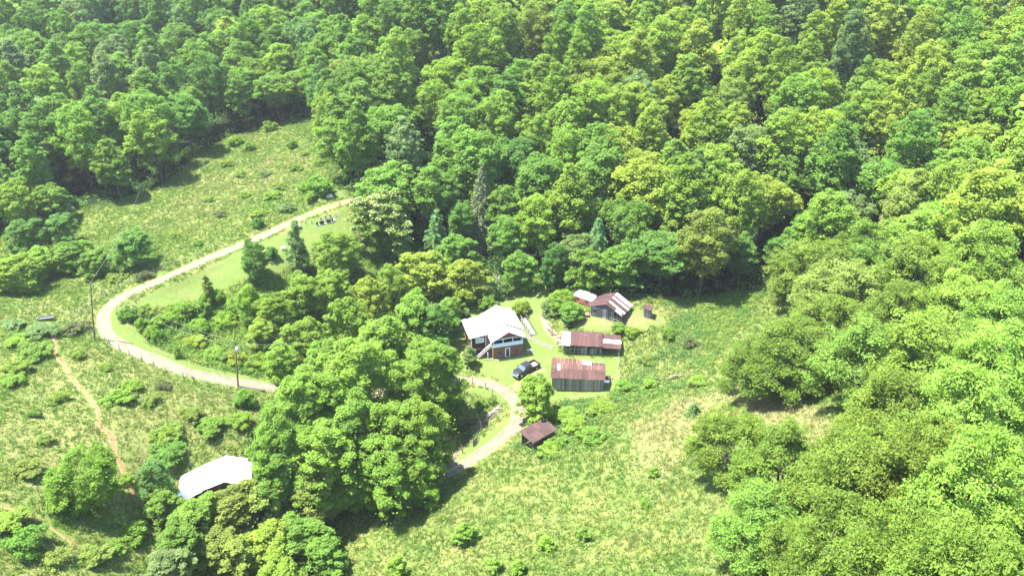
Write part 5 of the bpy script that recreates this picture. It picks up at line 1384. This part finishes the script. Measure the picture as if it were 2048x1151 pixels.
# shrubs by their foot: (px, py, height, radius, tone, kind)
SHRUBS = [
 ('bush',70,712,2.0,3.0,'mid green'),('bush',38,742,1.8,2.4,'bright green'),('bush',158,716,1.4,1.4,'bright green'),('bush',212,738,1.1,1.2,'bright green'),
 ('bush',240,800,1.7,2.6,'bright green'),('bush',265,775,1.5,2.2,'bright green'),('bush',338,912,2.2,3.2,'mid green'),('bush',338,872,1.6,2.4,'bright green'),
 ('bush',425,858,1.8,2.6,'mid green'),('bush',478,848,1.8,2.4,'bright green'),('bush',492,812,3.0,2.3,'mid green'),('bush',385,835,1.8,2.0,'olive'),('ragged',302,806,1.3,1.8,'olive'),
 ('ragged',330,776,1.1,1.5,'dull brown-green'),('ragged',120,800,1.2,1.8,'bright green'),('bush',25,768,1.5,2.2,'bright green'),('ragged',88,885,1.1,1.6,'olive'),('bush',52,945,1.5,2.4,'olive'),
 ('bush',52,1098,2.8,3.0,'mid green'),('ragged',112,1125,1.5,1.8,'olive'),('bush',15,1050,1.6,2.4,'bright green'),('ragged',255,965,1.3,1.4,'bright green'),('ragged',70,830,1.0,1.3,'mid green'),('ragged',230,1105,1.4,1.8,'bright green'),
 ('bush',190,1120,1.8,2.2,'olive'),('bush',270,1075,2.2,2.4,'bright green'),
 ('bush',80,668,1.8,3.2,'grey-green'),('bush',30,655,1.6,2.6,'grey-green'),('ragged',150,662,1.6,2.4,'dull brown-green'),('bush',35,690,1.6,2.2,'bright green'),('ragged',290,556,1.4,2.0,'dull brown-green'),('bush',235,560,1.3,2.4,'olive'),
 ('bush',640,388,4.2,3.4,'mid green'),('bush',612,385,3.0,2.2,'bright green'),('bush',500,300,2.4,2.2,'bright green'),('bush',540,262,3.2,2.5,'bright green'),('bush',470,290,2.8,2.6,'bright green'),('ragged',560,378,1.6,2.0,'olive'),
 ('ragged',480,352,1.5,2.2,'bright green'),('bush',518,455,2.4,1.4,'deep green'),('bush',592,340,1.6,2.0,'mid green'),('ragged',420,402,1.3,1.8,'bright green'),('ragged',442,432,1.2,1.8,'dull brown-green'),('bush',585,295,2.2,1.6,'mid green'),
 ('ragged',350,474,1.2,1.5,'bright green'),('ragged',398,490,1.1,1.1,'mid green'),('ragged',530,352,1.4,2.0,'grey-green'),('bush',622,402,2.0,1.5,'bright green'),('ragged',575,420,1.5,2.4,'grey-green'),('ragged',520,430,1.2,2.4,'bright green'),('bush',548,395,1.6,2.4,'bright green'),
 ('ragged',305,500,1.2,1.6,'mid green'),('bush',455,330,1.5,2.0,'olive'),('ragged',640,330,1.6,2.0,'bright green'),('bush',490,395,1.4,1.8,'bright green'),('ragged',610,310,1.3,1.6,'olive'),
 ('bush',258,640,3.0,1.9,'mid green'),('bush',292,634,2.8,2.0,'bright green'),('bush',285,655,2.2,1.8,'bright green'),('bush',318,655,2.6,2.2,'bright green'),('bush',340,650,2.4,2.0,'bright green'),('bush',318,685,2.8,1.4,'mid green'),('bush',305,672,1.8,1.6,'bright green'),
 ('bush',366,632,2.8,2.4,'bright green'),('bush',402,628,3.2,2.4,'bright green'),('airy',422,605,6.5,1.8,'olive'),('bush',412,610,2.6,2.0,'bright green'),('bush',436,605,3.0,2.0,'bright green'),('bush',400,662,2.6,2.3,'bright green'),('sapling',357,714,2.6,.8,'bright green'),('bush',450,650,2.4,2.4,'bright green'),('bush',470,620,2.6,2.4,'bright green'),
 ('bush',390,690,1.8,2.2,'yellow-green'),('bush',430,715,2.0,2.6,'bright green'),('bush',470,725,2.2,2.6,'yellow-green'),('bush',520,735,2.4,2.6,'bright green'),
 ('bush',1336,672,1.9,1.7,'mid green'),('bush',1240,662,1.7,2.0,'bright green'),('bush',1262,668,1.5,1.8,'bright green'),('bush',1185,880,1.8,2.6,'mid green'),('bush',1150,858,1.8,2.6,'bright green'),('bush',1250,778,1.4,2.2,'mid green'),('bush',1130,835,1.6,2.4,'bright green'),('bush',1205,820,1.4,2.6,'bright green'),
 ('bush',1100,905,1.4,2.0,'bright green'),('bush',1118,890,1.5,1.6,'bright green'),('bush',1300,770,1.3,1.8,'bright green'),('ragged',1380,690,1.3,1.8,'dull brown-green'),('bush',1395,770,1.5,2.0,'bright green'),('ragged',1290,725,1.1,1.6,'olive'),
 ('sapling',930,1086,3.8,1.7,'bright green'),('sapling',796,1150,4.0,1.8,'bright green'),('sapling',1092,1098,2.5,1.4,'bright green'),('sapling',1170,1078,2.2,1.2,'mid green'),('firlet',1386,828,2.6,1.3,'blue-green'),('sapling',988,1142,2.6,1.3,'bright green'),('sapling',1036,1146,2.7,1.3,'bright green'),('ragged',1290,1012,1.2,1.0,'mid green'),('sapling',1308,950,1.5,1.0,'bright green'),
 ('ragged',960,812,1.2,1.3,'mid green'),('ragged',985,802,1.0,1.0,'olive'),('ragged',935,858,1.6,2.2,'dull brown-green'),('ragged',915,840,1.4,2.0,'olive'),('bush',905,812,2.4,2.2,'mid green'),
 ('bush',1120,622,2.0,2.2,'grey-green'),('ragged',1105,630,1.6,1.8,'grey-green'),('bush',975,615,2.6,2.4,'mid green'),('bush',920,640,2.2,2.0,'dull brown-green'),
]
# ------------------------------------------------------------------ labels by look and by the nearest thing one can find
MARKS = [(93,637,'the grey trough'),(188,640,'the tall leaning pole'),(475,740,'the transformer pole'),(428,965,'the lower white roof'),(170,985,'the solitary round tree'),
 (757,460,'the blossoming chestnut'),(645,446,'the wide headstones'),(585,500,'the thin knoll tree'),(491,630,'the slender young tree'),(1052,742,'the pickup'),(1155,755,'the lath roofed shed'),
 (1183,690,'the middle shed'),(1225,615,'the striped barn'),(1294,622,'the outhouse'),(1077,866,'the open shelter'),(1112,550,'the egg shaped evergreen'),(985,660,'the porch house'),(946,885,'the picket gate'),
 (258,510,'the dark meadow edge tree'),(160,770,'the upper dirt trail'),(232,905,'the lower dirt trail'),(1420,820,'the dry grass patch'),(1073,805,'the upright track tree'),(640,388,'the end of the upper road'),(505,530,'the dark conical knoll tree')]
WOOD_MARKS = [(960,400,'the brownish spruce'),(757,440,'the blossoming chestnut'),(1197,480,'the pointed fir'),(868,106,'the hidden cabin roof'),(1530,430,'the dark gully'),(1635,560,'the farthest olive oak'),
 (600,235,'the meadow top corner'),(330,370,'the meadow forest edge'),(22,420,'the bright round left edge tree'),(1112,540,'the egg shaped evergreen'),(1330,510,'the broad dark tree'),(1450,400,'the tall bright poplar'),
 (1024,0,'the top edge middle'),(0,0,'the top left corner'),(2048,0,'the top right corner'),(512,0,'the top edge quarter point'),(1536,0,'the top edge three-quarter point'),(2048,330,'the right edge'),(1700,440,'the pale grey-green broad tree'),(0,200,'the left edge')]
DIRS = ['right of', 'below right of', 'below', 'below left of', 'left of', 'above left of', 'above', 'above right of']
ORD = ['nearest', 'second nearest', 'third nearest', 'fourth nearest', 'fifth nearest', 'sixth nearest', 'seventh nearest', 'eighth nearest', 'ninth nearest', 'tenth nearest']
def auto_labels(items, marks):
    """items: (object, px, py, look)"""
    used = {}
    for it in items:
        o, px, py, look = it
        k = min(range(len(marks)), key=lambda i: math.hypot(px-marks[i][0], (py-marks[i][1])*1.3))
        dx, dy = px-marks[k][0], py-marks[k][1]
        d = DIRS[int(round(math.atan2(dy, dx)/(math.pi/4))) % 8]
        used.setdefault((look, d, k), []).append((math.hypot(dx, dy), o))
    for (look, d, k), lst in used.items():
        lst.sort(key=lambda q: q[0])
        for i, (_, o) in enumerate(lst):
            o['label'] = f"{look} {d} {marks[k][2]}"+('' if len(lst) == 1 else ', '+(ORD[i] if i < len(ORD) else 'farthest'))
items = []
SHAPE = {'bush': 'leafy bush', 'ragged': 'ragged low bush', 'sapling': 'young sapling', 'airy': 'sparse sapling', 'firlet': 'little fir'}
for kind, px, py, h, r_, tone in SHRUBS:
    nm = {'bush': 'bush', 'ragged': 'bush', 'sapling': 'sapling', 'airy': 'sapling', 'firlet': 'fir_sapling'}[kind]
    o = plant(nm, kind, P(px, py), h, r_, tone, None, 'sapling' if 'sapl' in nm else 'bush', 'saplings in the fields' if 'sapl' in nm else 'bushes on the slopes and meadows')
    size = 'big ' if r_ >= 3 else ('small ' if r_ < 1.6 else '')
    items.append((o, px, py, f"{size}{tone} {SHAPE[kind]}"))
auto_labels(items, MARKS)

# ------------------------------------------------------------------ the forest
rf = np.random.default_rng(2024)
hand = np.array(TREES)
cand = []
pts = np.stack([rf.uniform(-330, 250, 60000), rf.uniform(95, 430, 60000)], -1)
ins = sdf(FOREST, pts[:, 0], pts[:, 1]) > 1.5
zz = ground(pts[:, 0], pts[:, 1])
px_, py_, dep_ = project(pts[:, 0], pts[:, 1], zz+17)
vis = ins & (px_ > -170) & (px_ < 2220) & (py_ > -260) & (py_ < 1000) & (dep_ > 60)
pts = pts[vis]
cell = {}
chosen = []
for x, y in pts:
    s = 6.3+4.6*float(vnoise(x/17+40, y/17+40))
    d = np.hypot(hand[:, 0]-x, hand[:, 1]-y)
    if (d < hand[:, 2]*.62+2.2).any(): continue
    ci, cj = int(x//11), int(y//11); ok = True
    for a in range(ci-1, ci+2):
        for b in range(cj-1, cj+2):
            for qx, qy, qs in cell.get((a, b), ()):
                if (qx-x)**2+(qy-y)**2 < max(s, qs)**2: ok = False
    if ok:
        cell.setdefault((ci, cj), []).append((x, y, s)); chosen.append((x, y, s))
recs = []
# what must stay in sight: (px, py, half width, half height, distance)
SIGHT = [(960,400,30,70,P(960,322,21).length), (868,450,36,38,P(868,408,13).length), (757,462,80,80,P(757,385,16).length), (1197,480,34,45,P(1197,430,15).length), (870,107,4,2,hd.length-4)]
GULLY = [(1500,330),(1585,330),(1590,480),(1560,560),(1500,585),(1490,470)]
def blocked(x, y, z, H, R):
    px, py, dp = project(x, y, z+H*.62); ex, ey = R*FPX/dp, (H*.36+R*.3)*FPX/dp; dd = math.hypot(x, y)
    for sx, sy, wx, wy, sd_ in SIGHT:
        if dd < sd_ and abs(px-sx) < (ex+wx)*.82 and abs(py-sy) < (ey+wy)*.82: return True
    return False
for x, y, s in chosen:
    if 8 < x < 95 and y < 128: continue
    k = rf.random(); stand = float(fbm(np.array(x/45+3), np.array(y/45+9), 2))
    kind = 'poplar' if k < .30 else 'dome' if k < .66 else 'broad' if k < .84 else 'fine'
    edge = float(sdf(FOREST, np.array(x), np.array(y)))
    H = {'poplar': 25, 'dome': 21.5, 'broad': 19.5, 'fine': 20.5}[kind]*(.80+.36*rf.random())*(1 if edge > 9 else .82)
    R = min({'poplar': 5.1, 'dome': 6.0, 'broad': 6.9, 'fine': 5.5}[kind]*(.95+.3*rf.random()), s*.8+2.2)
    q = rf.random()*.62+.14+(stand-.5)*1.0+np.clip(x/300, -.25, .3)+.05
    tone = 'yellow-green' if q > .88 else 'bright green' if q > .60 else 'mid green' if q > .30 else 'deep green' if q > .06 else 'blue-green'
    if rf.random() < .04: tone = 'grey-green'
    if rf.random() < .03: tone = 'olive'
    if blocked(x, y, float(ground(x, y)), H, R): continue
    recs.append([x, y, float(ground(x, y)), H, R, kind, tone])
# which crowns the photo's view shows: coarse painter's buffer, near to far
buf = np.zeros((150, 270), np.int32)
al = [(hx, hy, float(ground(hx, hy)), 12.0, hr, None, None) for hx, hy, hr in TREES]+[tuple(q) for q in recs]
dist = [math.hypot(q[0], q[1]) for q in al]
seen = np.zeros(len(al)); area = np.zeros(len(al))
yy, xx = np.mgrid[0:150, 0:270]
for i in np.argsort(dist):
    x, y, z, H, R, *_ = al[i]
    cx_, cy_, dp = project(x, y, z+H*.62)
    ax_, ay_ = R*FPX/dp/8, H*.40*FPX/dp/8*.9+R*FPX/dp/8*.3
    u0, v0 = cx_/8+7, cy_/8+3
    i0, i1, j0, j1 = max(0, int(v0-ay_)), min(150, int(v0+ay_)+2), max(0, int(u0-ax_)), min(270, int(u0+ax_)+2)
    if i0 >= i1 or j0 >= j1: continue
    mm = (((xx[i0:i1, j0:j1]-u0)/ax_)**2+((yy[i0:i1, j0:j1]-v0)/ay_)**2) < 1
    sub = buf[i0:i1, j0:j1]; new = mm & (sub == 0)
    inside = (xx[i0:i1, j0:j1] >= 7) & (xx[i0:i1, j0:j1] < 263) & (yy[i0:i1, j0:j1] >= 3) & (yy[i0:i1, j0:j1] < 147)
    seen[i] = (new & inside).sum(); sub[new] = 1
n0 = len(TREES)
order = sorted(range(len(recs)), key=lambda i: -seen[n0+i])
MAXT = 268
single = [i for i in order[:MAXT] if seen[n0+i] > 0]
print('forest candidates', len(recs), 'singles', len(single), 'seen by none', int((seen[n0:] == 0).sum()), 'visible beyond', int((seen[n0:][order[MAXT:]] > 0).sum()))
WORDS = {'poplar': 'tall forest tree', 'dome': 'round forest tree', 'broad': 'broad forest tree', 'fine': 'fine-leaved forest tree'}
items = []
for i in single:
    x, y, z, H, R, kind, tone = recs[i]
    o = plant('forest_tree', kind, Vector((x, y, z)), H, R, tone, None, 'tree', 'forest trees')
    a, b, _ = project(x, y, z+H*.7)
    items.append((o, a, b, f"{tone} {WORDS[kind]}"))
auto_labels(items, WOOD_MARKS)
# the rest of the wood, and the ridges beyond, as one mass with thinner crowns
r = np.random.default_rng(55)
lite = {}
for kind, (R, H, z0f) in {'poplar': (4.7, 22, .3), 'dome': (5.6, 19, .34), 'broad': (6.6, 18, .36), 'fine': (5, 18, .3)}.items():
    c, n, tn = crown_points(r, R, H*(1-z0f), 'egg' if kind == 'fine' else {'broad': 'flat'}.get(kind, kind), 40, 1150, H*z0f, rc=.27)
    lite[kind] = (leaf_arrays(r, c, n, 1.15*(.7+.6*r.random(len(c)))), R, H, tn)
V_, C4 = [], []
rest = [recs[i] for i in range(len(recs)) if i not in set(single)]
def add_lite(x, y, z, H, R, kind, tone, keep=1.0):
    vs, R0, H0, tn = lite[kind]
    if keep < 1: k = r.random(len(vs)) < keep; vs, tn = vs[k], tn[k]
    a = r.random()*6.28; ca, sa = math.cos(a), math.sin(a)
    q = vs*np.array([R/R0, R/R0, H/H0])
    if keep < 1: m = q.mean(1, keepdims=True); q = m+(q-m)*(1/keep)**.5
    V_.append(np.stack([q[..., 0]*ca-q[..., 1]*sa+x, q[..., 0]*sa+q[..., 1]*ca+y, q[..., 2]+z], -1))
    col = np.array(tone_col(tone)[:3])[None]*(.7+.6*tn[:, None]); C4.append(np.hstack([col, np.ones((len(col), 1))]))
for q in rest: add_lite(*q, keep=.28)
fx = r.uniform(-420, 60, 5000); fy = r.uniform(400, 760, 5000); fz = ground(fx, fy)
a, b, d = project(fx, fy, fz+17); k = (a > -60) & (a < 900) & (b > -90) & (b < 260)
taken = set(); nf = 0
for x, y, z in zip(fx[k], fy[k], fz[k]):
    key = (int(x//10), int(y//10))
    if key in taken: continue
    taken.add(key); add_lite(x, y, z, 17+4*r.random(), 5.8, ['dome', 'broad', 'poplar'][int(r.random()*3)], ['mid green', 'deep green', 'blue-green'][int(r.random()*3)], keep=.22); nf += 1
    if nf > 420: break
V_ = np.vstack(V_); C4 = np.vstack(C4)
fw = link_mesh('far_woods', np_mesh('far_woods', V_.reshape(-1, 3), np.arange(len(V_)*4).reshape(-1, 4), M['cover'], {'col': ('FACE', C4)}))
tag(fw, kind='stuff'); print('far woods leaves', len(V_), 'far trees', nf)

# ------------------------------------------------------------------ ground cover
rg = np.random.default_rng(99)
def scatter(n, box_, test=None, view=True):
    x = rg.uniform(box_[0], box_[1], n); y = rg.uniform(box_[2], box_[3], n); z = ground(x, y)
    a, b, d = project(x, y, z)
    k = (a > -60) & (a < 2110) & (b > -20) & (b < 1230) & (d > 0)
    return x[k], y[k], z[k]
def near_line(x, y, line, w):
    out = np.full(len(x), 1e9)
    for i in range(0, len(x), 20000):
        out[i:i+20000] = np.hypot(x[i:i+20000, None]-line[None, ::2, 0], y[i:i+20000, None]-line[None, ::2, 1]).min(1)
    return out
def clear_of_buildings(x, y):
    ok = np.ones(len(x), bool)
    for L, rz, x0, x1, y0, y1 in FOOT:
        dx, dy = x-L.x, y-L.y; u = dx*math.cos(rz)+dy*math.sin(rz); v = -dx*math.sin(rz)+dy*math.cos(rz)
        ok &= ~((u > x0) & (u < x1) & (v > y0) & (v < y1))
    return ok
def pal(w, cols):
    cols = np.array(cols); i = np.clip((w*len(cols)).astype(int), 0, len(cols)-1); return cols[i]
# upright grass, thousands of blades
x, y, z = scatter(200000, (-125, 90, 60, 255))
lw, dw, fw_ = masks(x, y)
dr = np.minimum(near_line(x, y, ROAD, 0), near_line(x, y, LOOP, 0))
keep = (fw_ < .6) & (dr > 1.3+.5*rg.random(len(x))) & (near_line(x, y, TRAIL, 0) > .35+.5*rg.random(len(x))) & clear_of_buildings(x, y)
keep &= rg.random(len(x)) < np.where(lw > .5, .35, 1.0)
x, y, z, lw, dw = x[keep], y[keep], z[keep], lw[keep], dw[keep]
n = len(x); nb = 5
tuft_h = np.where(lw > .5, .10, .26+.40*fbm(x/5, y/5, 3))*(.7+.6*rg.random(n))
patch = np.clip((fbm(x/7+5, y/7+2, 3)-.5)*1.5+.42+rg.normal(size=n)*.07, 0, .999)
gcol = pal(patch, [(.076, .146, .026), (.086, .155, .028), (.097, .162, .032), (.110, .166, .038), (.126, .168, .048)])
dcol = pal(patch, [(.140, .175, .052), (.170, .188, .068), (.200, .196, .086), (.225, .208, .10), (.185, .168, .082)])
col = np.where(((.55*fbm(x/2.6+11, y/2.6, 2)+.45*rg.random(n)) < dw*.80)[:, None], dcol, gcol)
ii = np.repeat(np.arange(n), nb); m = len(ii)
ang = rg.random(m)*6.28; hb = tuft_h[ii]*(.7+.6*rg.random(m)); wb = np.where(lw[ii] > .5, .05, .065)*(.7+.6*rg.random(m))
sp = np.where(lw[ii] > .5, .18, .17); bx_ = x[ii]+rg.normal(size=m)*sp; by_ = y[ii]+rg.normal(size=m)*sp; bz_ = ground(bx_, by_)-.03
lean = .25+.75*rg.random(m)
V3 = np.empty((m, 3, 3)); la_ = rg.random(m)*6.28
V3[:, 0] = np.stack([bx_-np.cos(ang)*wb, by_-np.sin(ang)*wb, bz_], -1); V3[:, 1] = np.stack([bx_+np.cos(ang)*wb, by_+np.sin(ang)*wb, bz_], -1)
V3[:, 2] = np.stack([bx_+np.cos(la_)*hb*lean, by_+np.sin(la_)*hb*lean, bz_+hb], -1)
cc = col[ii]*(.88+.24*rg.random((m, 1)))
gr = link_mesh('meadow_grass', np_mesh('meadow_grass', V3.reshape(-1, 3), np.arange(m*3).reshape(-1, 3), M['cover'], {'col': ('FACE', np.hstack([cc, np.ones((m, 1))]))}))
tag(gr, kind='stuff'); print('grass blades', m)

def leafy_stuff(name, x, y, z, rad, hgt, per, size, cols, tint=.2, transl='cover', nup=.55):
    n = len(x); ii = np.repeat(np.arange(n), per); m = len(ii)
    d = sphere(rg, m); d[:, 2] = np.abs(d[:, 2])
    f = .35+.65*rg.random(m)**.5
    c = np.stack([x[ii]+d[:, 0]*rad[ii]*f, y[ii]+d[:, 1]*rad[ii]*f, 0*f], -1)
    c[:, 2] = ground(c[:, 0], c[:, 1])+d[:, 2]*hgt[ii]*f+.02
    nr = d*.6+np.array([0, 0, nup])+rg.normal(size=(m, 3))*.45
    vs = leaf_arrays(rg, c, nr, size*(.6+.8*rg.random(m)), .55)
    col = cols[ii]*(1+tint*rg.normal(size=(m, 1))).clip(.5, 1.6)
    o = link_mesh(name, np_mesh(name, vs.reshape(-1, 3), np.arange(m*4).reshape(-1, 4), M['cover'], {'col': ('FACE', np.hstack([col, np.ones((m, 1))]))}))
    tag(o, kind='stuff'); print(name, m); return o
GREENS = [(.060, .130, .028), (.085, .165, .032), (.112, .200, .036), (.150, .225, .040), (.180, .230, .058), (.15, .165, .060)]
# leafy weeds through the rough grass, denser in patches
x, y, z = scatter(42000, (-125, 90, 60, 255))
lw, dw, fw_ = masks(x, y); dr = np.minimum(near_line(x, y, ROAD, 0), near_line(x, y, LOOP, 0))
den = fbm(x/6+70, y/6+30, 3)
keep = (fw_ < .7) & (lw < .25) & (dr > 2.3) & clear_of_buildings(x, y) & (near_line(x, y, TRAIL, 0) > 1.0) & (rg.random(len(x)) < np.clip((den-.36)*3.2, .04, 1)*(1-.55*dw))
x, y, z = x[keep], y[keep], z[keep]; n = len(x)
leafy_stuff('meadow_weeds', x, y, z, .25+.38*rg.random(n), .22+.45*rg.random(n)*(.5+fbm(x/9, y/9, 2)), 13, .24, pal(np.clip(fbm(x/4+9, y/4, 2)*1.5-.25+rg.normal(size=n)*.14, 0, .999), GREENS))
# vines and brambles over the slope between the road and the copse
def inpoly(pl, n, margin=0.0):
    lo, hi = pl.min(0), pl.max(0); x, y, z = scatter(n, (lo[0], hi[0], lo[1], hi[1]))
    lw, dw, fw_ = masks(x, y); k = (sdf(pl, x, y) > margin) & (lw < .3) & clear_of_buildings(x, y)
    k &= np.minimum(near_line(x, y, ROAD, 0), near_line(x, y, LOOP, 0)) > 3.0
    return x[k], y[k], z[k]
x, y, z = inpoly(BRUSH, 5200); n = len(x)
leafy_stuff('bramble_thicket', x, y, z, .7+.7*rg.random(n), .6+1.1*rg.random(n)*fbm(x/4, y/4, 2)*1.6, 34, .30, pal(np.clip(fbm(x/5+2, y/5, 2)*1.4-.2+rg.normal(size=n)*.1, 0, .999), GREENS[1:5]))
x, y, z = inpoly(CREEK, 2600); n = len(x)
leafy_stuff('creek_undergrowth', x, y, z, .8+.8*rg.random(n), .7+1.0*rg.random(n), 26, .34, pal(rg.random(n), GREENS[:4]))
# weedy bank below the sheds and the gully side
BANK = poly([(1110,800),(1215,790),(1250,760),(1330,690),(1330,640),(1420,604),(1540,580),(1500,640),(1450,690),(1420,760),(1330,790),(1230,835),(1180,900),(1100,925),(1040,915),(1020,890),(1060,860),(1110,850)])
x, y, z = inpoly(BANK, 3600, .5); n = len(x)
leafy_stuff('bank_weeds', x, y, z, .6+.6*rg.random(n), .4+.8*rg.random(n), 26, .28, pal(np.clip(fbm(x/6+2, y/6, 2)*1.3-.15+rg.normal(size=n)*.12, 0, .999), [(.07, .15, .040), (.085, .165, .035), (.115, .185, .034), (.145, .205, .042)]))
# shrubs at the foot of the forest edge
x, y, z = scatter(15000, (-190, 130, 95, 290)); e = sdf(FOREST, x, y); lw, dw, fw_ = masks(x, y)
k = (e > -1.5) & (e < 7) & (lw < .4) & clear_of_buildings(x, y) & ~((x > 5) & (y < 128)); x, y, z = x[k], y[k], z[k]
k = rg.random(len(x)) < .55; x, y, z = x[k], y[k], z[k]; n = len(x)
x2, y2, z2 = scatter(22000, (-190, 190, 120, 330)); e2 = sdf(FOREST, x2, y2); k = (e2 > 5) & (rg.random(len(x2)) < .5); x2, y2 = x2[k], y2[k]
leafy_stuff('forest_undergrowth', np.concatenate([x, x2]), np.concatenate([y, y2]), None, .9+1.3*rg.random(n+len(x2)), .8+2.2*rg.random(n+len(x2)), 22, .5, pal(rg.random(n+len(x2)), GREENS[:3]))
print('triangles', sum(len(me.polygons)*2 for me in bpy.data.meshes if me.users), 'objects', len(bpy.data.objects))

# ------------------------------------------------------------------ summer haze over the whole valley
zlo = float(GZ.min())-1.0; zhi = max(float(GZ.max()), CAM_H)+26
t = NT('haze'); v = t.n('ShaderNodeVolumePrincipled')
v.inputs['Color'].default_value = (.93, .97, 1.0, 1); v.inputs['Density'].default_value = HAZE; v.inputs['Anisotropy'].default_value = .2
t.l(v.outputs[0], t.out.inputs['Volume'])
hz = MB().box(GX[0]-5, GX[-1]+5, GY[0]-5, GY[-1]+5, zlo, zhi).build('haze', t.m)
tag(hz, kind='stuff')
